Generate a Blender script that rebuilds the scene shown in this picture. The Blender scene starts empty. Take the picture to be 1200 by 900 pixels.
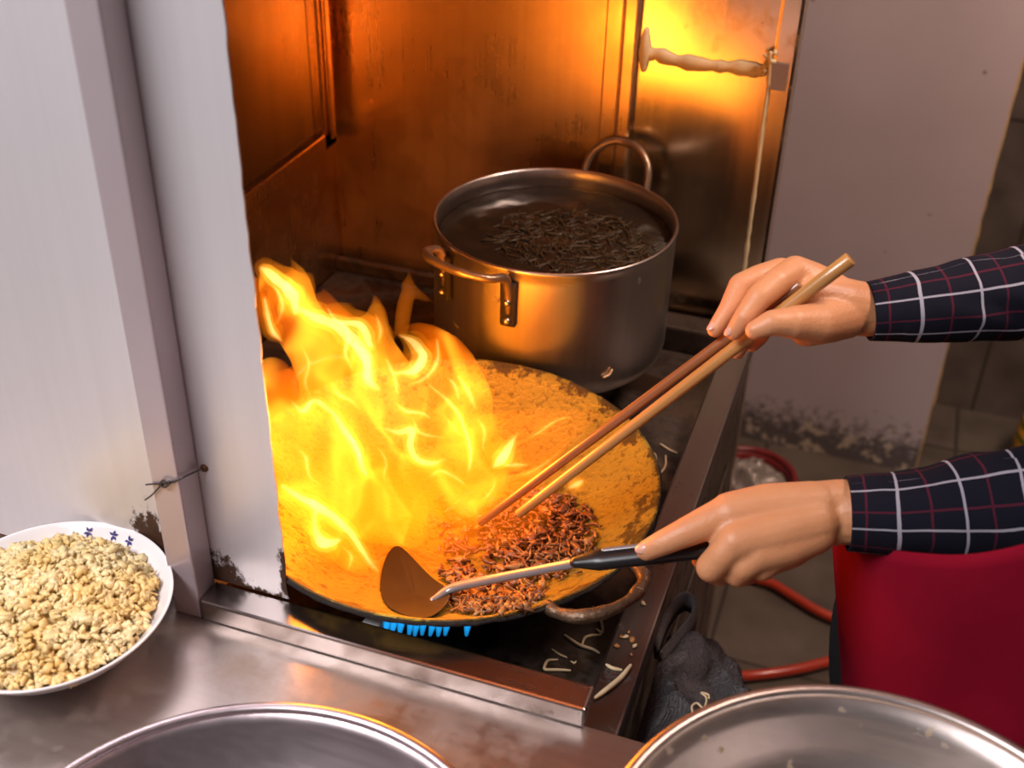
import bpy, bmesh, math, random
from mathutils import Vector, Matrix, noise
random.seed(7)
S = bpy.context.scene
COL = S.collection
PI = math.pi

# ------------------------------------------------------------------ camera
F = 1385.0
pt, ro, ya = math.radians(33.33), math.radians(-1.555), math.radians(-18.36)
fwd = Vector((math.sin(ya)*math.cos(pt), math.cos(ya)*math.cos(pt), -math.sin(pt)))
r0 = Vector((math.cos(ya), -math.sin(ya), 0)); d0 = fwd.cross(r0)
RIGHT = math.cos(ro)*r0 + math.sin(ro)*d0
DOWN = -math.sin(ro)*r0 + math.cos(ro)*d0
CAM = Vector((0, 0, 1.55))
cd = bpy.data.cameras.new('camera'); cam = bpy.data.objects.new('camera', cd); COL.objects.link(cam)
up = -DOWN; bk = -fwd
cam.matrix_world = Matrix(((RIGHT.x, up.x, bk.x, CAM.x), (RIGHT.y, up.y, bk.y, CAM.y), (RIGHT.z, up.z, bk.z, CAM.z), (0, 0, 0, 1)))
cd.sensor_width = 36; cd.lens = F/1200*36; cd.clip_start = .02
cd.dof.use_dof = True; cd.dof.focus_distance = 1.2; cd.dof.aperture_fstop = 4.5
S.camera = cam

def ray(x, y): return RIGHT*((x-600)/F) + DOWN*((y-450)/F) + fwd
def atz(x, y, z): d = ray(x, y); return CAM + d*((z-CAM.z)/d.z)
def aty(x, y, Y): d = ray(x, y); return CAM + d*(Y/d.y)
def atd(x, y, t): return CAM + ray(x, y)*t
def dep(p): return (p-CAM).dot(fwd)

# ------------------------------------------------------------------ node helpers
class NT:
    def __init__(s, name):
        s.m = bpy.data.materials.new(name); s.m.use_nodes = True
        s.t = s.m.node_tree; s.t.nodes.clear()
        s.out = s.t.nodes.new('ShaderNodeOutputMaterial')
    def n(s, typ, ins=None, **kw):
        nd = s.t.nodes.new('ShaderNode'+typ)
        for k, v in kw.items(): setattr(nd, k, v)
        for k, v in (ins or {}).items():
            sock = nd.inputs[k]
            if hasattr(v, 'is_output'): s.t.links.new(v, sock)
            else: sock.default_value = v
        return nd
    def math(s, op, a, b=0.0, c=None, clamp=False):
        ins = {0: a, 1: b}
        if c is not None: ins[2] = c
        return s.n('Math', ins, operation=op, use_clamp=clamp).outputs[0]
    def coord(s, kind='Object'): return s.n('TexCoord').outputs[kind]
    def mapping(s, v, scale=(1, 1, 1), loc=(0, 0, 0), rot=(0, 0, 0)):
        return s.n('Mapping', {'Vector': v, 'Scale': scale, 'Location': loc, 'Rotation': rot}).outputs[0]
    def noise(s, v, scale, detail=3, rough=.5, dist=0):
        return s.n('TexNoise', {'Vector': v, 'Scale': scale, 'Detail': detail, 'Roughness': rough, 'Distortion': dist}).outputs
    def ramp(s, f, stops):
        nd = s.n('ValToRGB', {'Fac': f}); e = nd.color_ramp.elements
        while len(e) < len(stops): e.new(.5)
        for i, (p, c) in enumerate(stops):
            e[i].position = p
            e[i].color = (c, c, c, 1) if not isinstance(c, tuple) else (*c, 1)
        return nd.outputs[0]
    def mix(s, f, a, b, bt='MIX'):
        nd = s.n('Mix', data_type='RGBA', blend_type=bt)
        for i, v in ((0, f), (6, a), (7, b)):
            if hasattr(v, 'is_output'): s.t.links.new(v, nd.inputs[i])
            else: nd.inputs[i].default_value = (*v, 1) if isinstance(v, tuple) and len(v) == 3 else v
        return nd.outputs[2]
    def bump(s, h, strength=.3, dist=.002):
        return s.n('Bump', {'Height': h, 'Strength': strength, 'Distance': dist}).outputs[0]
    def pbr(s, **k):
        ins = {}
        for a, b in k.items():
            a = {'col': 'Base Color', 'metal': 'Metallic', 'rough': 'Roughness', 'nrm': 'Normal', 'spec': 'Specular IOR Level',
                 'trans': 'Transmission Weight', 'sss': 'Subsurface Weight', 'aniso': 'Anisotropic', 'ior': 'IOR', 'coat': 'Coat Weight',
                 'sheen': 'Sheen Weight'}.get(a, a)
            if a == 'Base Color' and isinstance(b, tuple): b = (*b, 1)
            ins[a] = b
        b = s.n('BsdfPrincipled', ins)
        s.t.links.new(b.outputs[0], s.out.inputs[0]); return s.m

def plain(name, col, rough=.5, metal=0, var=.15, vs=40, bump=.0, **k):
    t = NT(name); c = t.coord(); n = t.noise(c, vs, 4)
    dk = tuple(x*(1-var) for x in col); lt = tuple(min(1, x*(1+var)) for x in col)
    kw = dict(k)
    if bump: kw['nrm'] = t.bump(n[0], bump, .003)
    return t.pbr(col=t.mix(n[0], dk, lt), rough=rough, metal=metal, **kw)

def steel(name, col=(.62, .58, .56), r0=.22, r1=.42, axis='z', grime=None, gscale=6, gamt=(.5, .62)):
    """brushed sheet steel: fine streaks along one axis, cloudy roughness, optional baked-on grime"""
    t = NT(name); c = t.coord()
    sc = {'z': (160, 160, 3), 'x': (3, 160, 160), 'y': (160, 3, 160)}[axis]
    st = t.noise(t.mapping(c, sc), 1, 3)[0]
    cl = t.noise(c, 5, 4, .6)[0]
    rough = t.math('ADD', t.math('MULTIPLY', cl, r1-r0), t.math('MULTIPLY_ADD', st, .08, r0-.04))
    colr = t.mix(st, tuple(x*.9 for x in col), tuple(min(1, x*1.06) for x in col))
    metal = 1.0
    if grime:
        g = t.noise(c, gscale, 6, .65)[0]
        f = t.ramp(g, [(gamt[0], 0.0), (gamt[1], 1.0)])
        colr = t.mix(f, colr, grime)
        metal = t.math('MULTIPLY_ADD', f, -.8, 1.0)
        rough = t.math('MULTIPLY_ADD', f, .25, rough)
    return t.pbr(col=colr, metal=metal, rough=rough, nrm=t.bump(st, .04, .0006))

# ------------------------------------------------------------------ mesh helpers
def obj(name, bm, mat, parent=None, smooth=True):
    me = bpy.data.meshes.new(name)
    bmesh.ops.recalc_face_normals(bm, faces=bm.faces)
    bm.to_mesh(me); bm.free()
    if smooth:
        for p in me.polygons: p.use_smooth = True
    o = bpy.data.objects.new(name, me); COL.objects.link(o)
    for m in (mat if isinstance(mat, (list, tuple)) else [mat]): me.materials.append(m)
    if parent: o.parent = parent
    return o
def tag(o, label=None, cat=None, group=None, kind=None):
    for k, v in (('label', label), ('category', cat), ('group', group), ('kind', kind)):
        if v: o[k] = v
    return o
def thing(name, label, cat, loc=(0, 0, 0), group=None, kind=None):
    o = bpy.data.objects.new(name, None); COL.objects.link(o); o.location = loc
    o.empty_display_size = .02
    return tag(o, label, cat, group, kind)
def under(root, o):
    """parent a mesh modelled in world coordinates to its thing"""
    o.parent = root; o.matrix_parent_inverse = Matrix.Translation(-Vector(root.location)); return o
def mod(o, typ, **k):
    m = o.modifiers.new(typ.lower(), typ)
    for a, b in k.items(): setattr(m, a, b)
    return m

def box(bm, a, b, bev=0.0, mi=0):
    a, b = Vector(a), Vector(b)
    r = bmesh.ops.create_cube(bm, size=1)
    for v in r['verts']:
        v.co = Vector((a[i]+(v.co[i]+.5)*(b[i]-a[i]) for i in range(3)))
    fs = set(f for v in r['verts'] for f in v.link_faces)
    for f in fs: f.material_index = mi
    if bev:
        es = list(set(e for v in r['verts'] for e in v.link_edges))
        bmesh.ops.bevel(bm, geom=es, offset=bev, segments=2, affect='EDGES', profile=.6)
    return bm
def mbox(a, b, bev=0.0): return box(bmesh.new(), a, b, bev)

def spline(pts, n=8):
    """Catmull-Rom through points (any-length tuples)"""
    pts = [tuple(p) for p in pts]; out = []
    P = [tuple(2*a-b for a, b in zip(pts[0], pts[1]))]+pts+[tuple(2*a-b for a, b in zip(pts[-1], pts[-2]))]
    for i in range(1, len(P)-2):
        for k in range(n):
            t = k/n
            out.append(tuple(.5*((2*b)+(c-a)*t+(2*a-5*b+4*c-d)*t*t+(-a+3*b-3*c+d)*t**3) for a, b, c, d in zip(P[i-1], P[i], P[i+1], P[i+2])))
    out.append(pts[-1]); return out

def frames(pts):
    T = []
    for i in range(len(pts)):
        t = pts[min(i+1, len(pts)-1)]-pts[max(i-1, 0)]
        T.append(t.normalized() if t.length > 1e-9 else Vector((0, 0, 1)))
    a = Vector((0, 0, 1)) if abs(T[0].z) < .9 else Vector((1, 0, 0))
    u = (a-T[0]*a.dot(T[0])).normalized(); out = []
    for t in T:
        u = (u-t*u.dot(t)).normalized(); out.append((t, u, t.cross(u)))
    return out

def tube(bm, pts, rad, seg=10, cap=True, flat=(1, 1), round_ends=False, mi=0, uv=None, wob=None):
    """sweep a round (or flattened) section along points; rad one number or one per point"""
    pts = [Vector(p) for p in pts]; n = len(pts)
    if not hasattr(rad, '__len__'): rad = [rad]*n
    rad = list(rad); fr = frames(pts)
    if round_ends:
        k = 4; A, B = pts[0], pts[-1]; ta, tb = fr[0][0], fr[-1][0]; ra, rb = rad[0], rad[-1]
        pre = [(A-ta*ra*math.sin(q*PI/2/k), ra*math.cos(q*PI/2/k)+1e-5, fr[0]) for q in range(k, 0, -1)]
        post = [(B+tb*rb*math.sin(q*PI/2/k), rb*math.cos(q*PI/2/k)+1e-5, fr[-1]) for q in range(1, k+1)]
        pts = [p[0] for p in pre]+pts+[p[0] for p in post]
        rad = [p[1] for p in pre]+rad+[p[1] for p in post]
        fr = [p[2] for p in pre]+fr+[p[2] for p in post]; n = len(pts)
    rings = []; L = [0]
    for i in range(1, n): L.append(L[-1]+(pts[i]-pts[i-1]).length)
    for i in range(n):
        t, u, w = fr[i]; rg = []
        for s in range(seg):
            a = 2*PI*s/seg
            r = rad[i]
            if wob: r *= wob(L[i], a)
            rg.append(bm.verts.new(pts[i]+u*(r*flat[0]*math.cos(a))+w*(r*flat[1]*math.sin(a))))
        rings.append(rg)
    lay = bm.loops.layers.uv.verify() if uv else None
    rm = sum(rad)/n
    for i in range(n-1):
        for s in range(seg):
            q = (s+1) % seg
            f = bm.faces.new((rings[i][s], rings[i][q], rings[i+1][q], rings[i+1][s])); f.material_index = mi
            if lay:
                cs = [(s, L[i]), (s+1, L[i]), (s+1, L[i+1]), (s, L[i+1])]
                for lp, (a, l) in zip(f.loops, cs): lp[lay].uv = (uv+2*PI*a/seg*rm, l)
    if cap:
        for rg in (rings[0], rings[-1]):
            f = bm.faces.new(rg); f.material_index = mi
    return rings

def lathe(bm, prof, seg=64, c=(0, 0, 0), mi=0, close=False):
    c = Vector(c); rings = []
    for r, z in prof:
        if r < 1e-6: rings.append([bm.verts.new(c+Vector((0, 0, z)))])
        else: rings.append([bm.verts.new(c+Vector((r*math.cos(2*PI*s/seg), r*math.sin(2*PI*s/seg), z))) for s in range(seg)])
    prs = list(zip(rings, rings[1:]))
    if close: prs.append((rings[-1], rings[0]))
    for A, B in prs:
        for s in range(seg):
            q = (s+1) % seg
            vs = [A[s] if len(A) > 1 else A[0]]
            if len(A) > 1: vs.append(A[q])
            if len(B) > 1: vs += [B[q], B[s]]
            else: vs.append(B[0])
            if len(vs) > 2:
                f = bm.faces.new(vs); f.material_index = mi
    return rings

ICO = {}
def blob(bm, c, r, sub=1, scale=(1, 1, 1), rot=None, jit=.15, mi=0):
    if sub not in ICO:
        t = bmesh.new(); bmesh.ops.create_icosphere(t, subdivisions=sub, radius=1); t.verts.index_update()
        ICO[sub] = ([v.co.normalized() for v in t.verts], [[v.index for v in f.verts] for f in t.faces]); t.free()
    dirs, fs = ICO[sub]; c = Vector(c); vs = []
    s = random.random()*50; o1 = Vector((s, s*.7, -s)); o2 = Vector((-s, s, s*.3))
    for d in dirs:
        k = 1+jit*noise.noise(d*1.7+o1)*2+(jit*.9*noise.noise(d*4.5+o2) if sub > 1 else 0)
        p = Vector((d.x*scale[0], d.y*scale[1], d.z*scale[2]))*(r*k)
        if rot: p = rot @ p
        vs.append(bm.verts.new(p+c))
    for f in fs: bm.faces.new([vs[i] for i in f]).material_index = mi
    return vs

def rrot():
    return Matrix.Rotation(random.uniform(0, 6.28), 3, 'Z') @ Matrix.Rotation(random.uniform(0, 6.28), 3, 'X')

# ------------------------------------------------------------------ materials
M = {}
M['panel'] = None
def panel_mat(name, bx, bz, rx, rz, extra=None):
    """light brushed steel sheet with a burnt-on brown stain of its own round the point (bx, bz)"""
    t = NT(name); c = t.coord()
    st = t.noise(t.mapping(c, (90, 90, 2.5)), 1, 3)[0]
    cl = t.noise(c, 4, 4, .6)[0]
    x = t.n('SeparateXYZ', {0: c}).outputs
    col = t.mix(st, (.74, .70, .71), (.82, .78, .80))
    dx = t.math('DIVIDE', t.math('SUBTRACT', x[0], bx), rx); dz = t.math('DIVIDE', t.math('SUBTRACT', x[2], bz), rz)
    d = t.math('SQRT', t.math('ADD', t.math('POWER', t.math('ABSOLUTE', dx), 2), t.math('POWER', t.math('ABSOLUTE', dz), 2)))
    g = t.noise(t.mapping(c, (1.6, 1, 1)), 45, 7, .7)[0]
    f = t.ramp(t.math('ADD', t.math('MULTIPLY_ADD', d, -.5, .78), t.math('MULTIPLY_ADD', g, 1.1, -.62)), [(.40, 0.0), (.5, 1.0)])
    if extra:
        for ex, ez, erx, erz in extra:
            dx2 = t.math('DIVIDE', t.math('SUBTRACT', x[0], ex), erx); dz2 = t.math('DIVIDE', t.math('SUBTRACT', x[2], ez), erz)
            d2 = t.math('SQRT', t.math('ADD', t.math('POWER', t.math('ABSOLUTE', dx2), 2), t.math('POWER', t.math('ABSOLUTE', dz2), 2)))
            f2 = t.ramp(t.math('ADD', t.math('MULTIPLY_ADD', d2, -.5, .78), t.math('MULTIPLY_ADD', g, 1.1, -.62)), [(.40, 0.0), (.5, 1.0)])
            f = t.math('MAXIMUM', f, f2)
    fine = t.noise(c, 160, 4, .6)[0]
    rust = t.mix(fine, (.015, .008, .005), (.10, .035, .012))
    col = t.mix(f, col, rust)
    return t.pbr(col=col, metal=t.math('MULTIPLY_ADD', f, -.45, .45), rough=t.math('ADD', t.math('MULTIPLY_ADD', cl, .18, .26), t.math('MULTIPLY', f, .3)), nrm=t.bump(st, .05, .0006))

M['panelL'] = panel_mat('sheet_steel_left', -.606, .770, .040, .085)
M['panelR'] = panel_mat('sheet_steel_right', -.532, .752, .045, .055, [(-.460, .775, .012, .06), (-.50, .748, .06, .012)])
M['frame'] = steel('frame_steel', (.38, .33, .31), .18, .34, 'x', (.16, .10, .07), 14, (.62, .72))
M['post'] = plain('dull_post_steel', (.56, .47, .49), .30, .45, .06, 12)
M['counter'] = steel('worktop_steel', (.46, .40, .375), .26, .46, 'x', (.30, .21, .16), 7, (.5, .75))
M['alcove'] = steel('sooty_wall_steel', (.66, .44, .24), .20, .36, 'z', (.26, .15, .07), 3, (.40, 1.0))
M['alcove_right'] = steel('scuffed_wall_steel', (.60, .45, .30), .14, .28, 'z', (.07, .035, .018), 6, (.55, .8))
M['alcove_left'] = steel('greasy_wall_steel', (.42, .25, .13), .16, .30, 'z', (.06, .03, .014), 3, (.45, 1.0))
M['stove'] = steel('stove_steel', (.15, .115, .09), .30, .50, 'y', (.025, .015, .01), 16, (.42, .60))
M['strip'] = steel('stove_rim_steel', (.19, .155, .14), .30, .46, 'y', (.035, .02, .014), 30, (.60, .70))
M['iron'] = plain('black_iron', (.03, .025, .022), .55, .4, .4, 60, .4)
M['pot'] = steel('pot_aluminium', (.56, .52, .49), .27, .40, 'z', (.14, .08, .05), 26, (.66, .74))
M['pot_in'] = steel('pot_inside', (.30, .26, .24), .28, .42, 'z')
M['bowlsteel'] = steel('basin_steel', (.62, .52, .54), .22, .36, 'x')
M['pansteel'] = steel('pan_steel', (.66, .57, .53), .26, .42, 'x', (.36, .25, .12), 30, (.62, .68))
def m_wok():
    t = NT('seasoned_wok_steel'); c = t.coord()
    x = t.n('SeparateXYZ', {0: c}).outputs
    r = t.math('SQRT', t.math('ADD', t.math('MULTIPLY', x[0], x[0]), t.math('MULTIPLY', x[1], x[1])))
    g = t.noise(c, 30, 8, .68)[0]; fine = t.noise(c, 140, 5, .65)[0]
    edge = t.ramp(t.math('ADD', t.math('MULTIPLY_ADD', r, 11.0, -1.86), t.math('MULTIPLY_ADD', g, 2.4, -1.26)), [(.42, 0.0), (.56, 1.0)])
    spk = t.ramp(fine, [(.55, 0.0), (.62, 1.0)])
    base = t.mix(t.noise(c, 12, 5)[0], (.24, .165, .022), (.46, .34, .05))
    base = t.mix(t.math('MULTIPLY', spk, .5), base, (.06, .025, .008))
    col = t.mix(t.math('MULTIPLY', edge, .85), base, (.05, .025, .012))
    return t.pbr(col=col, metal=.5, rough=t.math('MULTIPLY_ADD', g, .35, .24), nrm=t.bump(fine, .8, .0022))
M['wok'] = m_wok()
M['wok_handle'] = plain('crusted_handle', (.16, .10, .06), .42, .6, .6, 120, .9)
M['handle_pot'] = plain('scorched_handle', (.34, .24, .16), .35, .8, .5, 70, .5)
M['soot'] = plain('burnt_grease', (.014, .009, .007), .85, 0, .5, 150, .8)
M['rivet'] = plain('rivet_metal', (.60, .52, .44), .3, 1, .1)
M['broth'] = None
def m_broth():
    t = NT('dark_broth'); c = t.coord(); n = t.noise(c, 24, 4, .55, .6)[0]
    return t.pbr(col=t.mix(n, (.010, .007, .005), (.035, .024, .015)), rough=.12, spec=.3, nrm=t.bump(n, .25, .004))
M['broth'] = m_broth()
M['herb'] = plain('wilted_greens', (.06, .036, .014), .4, 0, .5, 80)
M['porcelain'] = plain('glazed_white_porcelain', (.80, .76, .76), .15, 0, .03, 20, coat=.3)
M['blue'] = plain('blue_glaze', (.06, .05, .22), .2, 0, .3, 200)
def m_garlic():
    t = NT('pale_chopped_garlic'); c = t.coord(); n = t.noise(c, 35, 3)[0]; f = t.noise(c, 260, 3)[0]
    col = t.mix(t.ramp(n, [(.35, 0.0), (.65, 1.0)]), (.80, .54, .20), (.90, .72, .40))
    col = t.mix(t.ramp(f, [(.62, 0.0), (.70, .7)]), col, (.50, .34, .12))
    return t.pbr(col=col, rough=.4, sss=.25, **{'Subsurface Radius': (.01, .007, .003), 'Subsurface Scale': .4})
M['garlic'] = m_garlic()
M['dough'] = plain('floury_dough', (.62, .54, .42), .6, 0, .25, 30)
M['meat'] = plain('browned_meat', (.20, .075, .028), .34, 0, .5, 70, .6)
M['meat2'] = plain('seared_meat', (.36, .17, .06), .34, 0, .4, 70, .5)
M['noodle'] = plain('pale_noodle', (.62, .47, .28), .4, 0, .15, 90)
M['bamboo'] = None
def m_wood(name, a, b):
    t = NT(name); c = t.coord(); n = t.noise(t.mapping(c, (260, 260, 6)), 1, 4)[0]
    return t.pbr(col=t.mix(n, a, b), rough=.28, coat=.35)
M['bamboo'] = m_wood('pale_bamboo', (.34, .15, .04), (.58, .30, .095))
M['darkwood'] = m_wood('dark_wood', (.17, .06, .025), (.34, .14, .05))
M['spat'] = plain('blackened_steel', (.012, .007, .006), .50, 0, .5, 24, .15, spec=.2)
M['shaft'] = plain('spatula_shaft_steel', (.27, .255, .27), .25, .45, .08, 60)
M['plastic'] = plain('black_plastic', (.012, .011, .012), .32, 0, .2)
def m_skin():
    t = NT('skin'); c = t.coord(); n = t.noise(c, 28, 4)[0]; f = t.noise(c, 330, 3)[0]
    col = t.mix(n, (.54, .225, .10), (.66, .32, .155))
    return t.pbr(col=col, rough=.45, sss=.15, nrm=t.bump(f, .35, .0012), **{'Subsurface Radius': (.012, .004, .002), 'Subsurface Scale': .5})
M['skin'] = m_skin()
M['nail'] = plain('fingernail', (.66, .36, .27), .22, 0, .05)
M['hair'] = plain('black_hair', (.01, .009, .009), .4, 0, .3, 90)
def m_plaid():
    t = NT('navy_check_cotton'); uv = t.n('UVMap').outputs[0]
    wv = t.noise(uv, 14, 2)[1]
    w = t.n('VectorMath', {0: wv, 1: (.5, .5, .5)}, operation='SUBTRACT').outputs[0]
    w = t.n('VectorMath', {0: w, 'Scale': .006}, operation='SCALE').outputs[0]
    p = t.n('VectorMath', {0: uv, 1: w}, operation='ADD').outputs[0]
    x = t.n('SeparateXYZ', {0: p}).outputs
    def line(v, per, off, wd):
        q = t.math('FRACT', t.math('DIVIDE', t.math('ADD', v, off), per))
        return t.math('LESS_THAN', t.math('ABSOLUTE', t.math('SUBTRACT', q, .5)), wd)
    wh = t.math('MAXIMUM', line(x[0], .052, .0, .024), line(x[1], .050, .036, .024))
    rd = t.math('MAXIMUM', line(x[0], .052, .022, .024), line(x[1], .050, .013, .020))
    col = t.mix(t.math('MULTIPLY', rd, .6), (.006, .006, .013), (.12, .012, .03))
    col = t.mix(t.math('MULTIPLY', wh, .62), col, (.55, .52, .60))
    f = t.noise(t.coord(), 900, 2)[0]
    return t.pbr(col=col, rough=.9, spec=.2, nrm=t.bump(f, .2, .001))
M['plaid'] = m_plaid()
def m_apron():
    t = NT('crimson_cloth'); c = t.coord(); n = t.noise(c, 9, 4)[0]; f = t.noise(c, 700, 2)[0]
    return t.pbr(col=t.mix(n, (.17, .003, .014), (.27, .005, .022)), rough=.9, spec=.08, nrm=t.bump(f, .25, .001))
M['apron'] = m_apron()
M['trousers'] = plain('black_cloth', (.012, .012, .014), .85, 0, .3)
M['rag'] = None
def m_rag():
    t = NT('grey_terry_cloth'); c = t.coord(); n = t.noise(c, 22, 5)[0]; f = t.noise(c, 420, 4, .7)[0]
    return t.pbr(col=t.mix(n, (.028, .023, .024), (.085, .072, .075)), rough=.95, sheen=.3, nrm=t.bump(f, 1.0, .004))
M['rag'] = m_rag()
M['hose'] = plain('red_rubber_hose', (.42, .035, .012), .28, 0, .3, 20, coat=.4)
M['redplastic'] = plain('dark_red_plastic', (.17, .012, .012), .35, 0, .3)
M['foil'] = plain('crumpled_bag', (.30, .26, .22), .4, .3, .6, 26, .8)
def m_slab():
    t = NT('speckled_board'); c = t.coord(); n = t.noise(c, 6, 4)[0]; s = t.n('TexVoronoi', {'Vector': c, 'Scale': 13.0}).outputs[0]
    sp = t.ramp(s, [(.045, 1.0), (.075, 0.0)]); sp = t.math('MULTIPLY', sp, t.math('GREATER_THAN', t.noise(c, 21, 1)[0], .50))
    x = t.n('SeparateXYZ', {0: c}).outputs
    col = t.mix(n, (.42, .345, .345), (.52, .43, .43))
    col = t.mix(t.math('MULTIPLY', sp, .75), col, (.10, .05, .03))
    g = t.noise(c, 55, 6, .7)[0]
    low = t.math('MULTIPLY_ADD', x[2], -4.5, 1.0)
    f = t.ramp(t.math('ADD', low, t.math('MULTIPLY_ADD', g, 1.2, -.75)), [(.35, 0.0), (.62, 1.0)])
    gr = t.mix(t.ramp(t.noise(c, 38, 5, .6)[0], [(.56, 0.0), (.60, 1.0)]), (.05, .04, .035), (.45, .36, .24))
    col = t.mix(t.math('MULTIPLY', f, .85), col, gr)
    return t.pbr(col=col, rough=.55, nrm=t.bump(t.noise(c, 160, 3)[0], .15, .001))
M['slab'] = m_slab()
M['slab_edge'] = plain('broken_plaster_edge', (.50, .33, .15), .8, 0, .5, 60, .8)
def m_tile(name, a, b, grout, size, vec=(1, 1, 1), rot=(0, 0, 0), off=(0, 0, 0)):
    t = NT(name); c = t.mapping(t.coord(), (1, 1, 1), off, rot)
    br = t.n('TexBrick', {'Vector': c, 'Color1': (*a, 1), 'Color2': (*b, 1), 'Mortar': (*grout, 1), 'Scale': 1.0, 'Mortar Size': .004, 'Brick Width': size, 'Row Height': size, 'Bias': 0.0}, offset=0.0)
    n = t.noise(t.coord(), 9, 5)[0]
    col = t.mix(t.ramp(n, [(.35, .0), (.7, .6)]), br.outputs[0], (.03, .022, .015))
    return t.pbr(col=col, rough=.5, nrm=t.bump(br.outputs[1], -.3, .003))
M['floor'] = m_tile('greasy_floor_tile', (.105, .083, .06), (.115, .09, .066), (.04, .03, .022), .40, off=(.13, .06, 0))
M['walltile'] = m_tile('brown_wall_tile', (.13, .10, .08), (.14, .105, .085), (.05, .035, .028), .40, rot=(PI/2, 0, 0), off=(.1, .30, 0))
M['putty'] = plain('yellowed_sealant', (.70, .58, .34), .6, 0, .3, 50, .6)
M['tape'] = plain('grey_tape', (.25, .23, .25), .5, 0, .15)
M['glass'] = None
def m_pane():
    t = NT('dark_polished_pane'); c = t.coord(); n = t.noise(t.mapping(c, (40, 40, 3)), 1, 3)[0]
    return t.pbr(col=t.mix(n, (.20, .14, .10), (.30, .21, .15)), metal=.9, rough=t.math('MULTIPLY_ADD', n, .10, .06))
M['glass'] = m_pane()
M['wire'] = plain('thin_wire', (.10, .085, .08), .4, .8, .2)
M['rust'] = plain('rusty_bolt', (.12, .04, .015), .6, .4, .4, 200)
M['white'] = plain('white_ceramic', (.85, .85, .86), .3, 0, .03)
M['ceil'] = plain('ceiling_paint', (.5, .42, .46), .8)
M['stripe'] = None
def m_stripe():
    t = NT('striped_woven_plastic'); c = t.coord(); x = t.n('SeparateXYZ', {0: c}).outputs
    w = t.math('FRACT', t.math('MULTIPLY', t.math('ADD', x[2], t.math('MULTIPLY', t.noise(c, 20, 2)[0], .01)), 34))
    return t.pbr(col=t.ramp(w, [(.0, (.62, .25, .02)), (.38, (.62, .33, .02)), (.45, (.03, .22, .03)), (.72, (.03, .20, .03)), (.8, (.62, .25, .02))]), rough=.5)
M['stripe'] = m_stripe()

# ------------------------------------------------------------------ SETTING
WB = 1.54; WL = -.806; BED = .65; STZ = .70; CT = .727; RT = .75
def struct(name, bm, m, parent=None, smooth=False):
    o = obj(name, bm, m, parent, smooth)
    if not parent: o['kind'] = 'structure'
    return o
struct('floor', mbox((-2.2, -.8, -.05), (1.6, 3.0, 0)), M['floor'])
struct('ceiling', mbox((-2.2, -.8, 2.75), (1.6, 3.0, 2.8)), M['ceil'])
struct('unseen_hood', mbox((WL-.04, .735, 1.50), (-.137, WB+.04, 1.53)), M['alcove'])  # unseen hood roof, added and set low to shade the pot from above
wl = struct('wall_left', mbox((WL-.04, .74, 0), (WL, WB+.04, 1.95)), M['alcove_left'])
win = thing('window_1', None, None, (WL, 1.2, .867)); win['kind'] = 'structure'
del_y0, del_y1 = .80, 1.503
fb = bmesh.new()
box(fb, (WL, del_y0, .866), (WL+.012, del_y1+.018, .892), .003)            # sill bar
box(fb, (WL, del_y1-.022, .866), (WL+.012, del_y1+.018, 1.90), .003)       # upright
box(fb, (WL+.012, del_y1-.008, .880), (WL+.018, del_y1+.006, 1.90), .002)
under(win, obj('frame', fb, M['alcove_left'], None, False))
g = bmesh.new(); box(g, (WL, del_y0, .892), (WL+.003, del_y1-.022, 1.90)); under(win, obj('pane', g, M['glass'], None, False))

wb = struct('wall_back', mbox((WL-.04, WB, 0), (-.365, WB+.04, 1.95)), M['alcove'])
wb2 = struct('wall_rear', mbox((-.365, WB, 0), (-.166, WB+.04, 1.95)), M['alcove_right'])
tb = bmesh.new(); box(tb, (-.391, WB-.010, BED), (-.366, WB, 1.95), .003); box(tb, (-.366, WB-.016, BED), (-.345, WB, 1.95), .004)
struct('trim_1', tb, M['alcove'])
tb = bmesh.new(); box(tb, (-.166, WB-.012, 0), (-.137, WB+.04, 1.95), .004); t2 = struct('trim_2', tb, M['alcove_right'])
# sealant bead, uneven, on the right-hand sheet
sp = [aty(x, y, WB-.002) for x, y in ((757, 40), (758, 62), (770, 64), (790, 71), (815, 75), (840, 78), (870, 80), (893, 83), (903, 76))]
sp = spline([tuple(p) for p in sp], 6)
bm = bmesh.new(); tube(bm, sp[6:], [.0088+.0036*noise.noise(Vector(p)*90) for p in sp[6:]], 8, round_ends=True, flat=(1, .55)); 
tube(bm, [aty(757, 36, WB-.002), aty(756, 60, WB-.002), aty(754, 80, WB-.002)], [.004, .0095, .005], 8, round_ends=True)
obj('sealant_bead', bm, M['putty'], wb2)
sp = spline([tuple(aty(x, y, WB-.013)) for x, y in ((903, 62), (901, 95), (893, 150), (886, 210), (878, 270), (872, 318))], 6)
bm = bmesh.new(); tube(bm, sp, [.0027+.0014*noise.noise(Vector(p)*140) for p in sp], 8, round_ends=True); obj('sealant_line', bm, M['putty'], t2)
bm = bmesh.new(); p = aty(914, 89, WB-.014); box(bm, (p.x-.012, p.y-.0008, p.z-.019), (p.x+.009, p.y+.0015, p.z+.016)); obj('tape_patch', bm, M['tape'], t2, False)
bm = bmesh.new()
for k in range(16):
    p = aty(901+random.uniform(-7, 7), 80+random.uniform(-20, 20), WB-.012); blob(bm, p, random.uniform(.002, .004), 1, jit=.5)
obj('grease_crust', bm, M['putty'], t2)

# stepped flange at the foot of the rear sheet
tb = bmesh.new(); box(tb, (WL, WB-.028, BED), (-.137, WB-.0165, .672), .003); box(tb, (-.345, WB-.075, BED), (-.137, WB-.030, .690), .004); struct('trim_3', tb, M['stove'])

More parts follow.
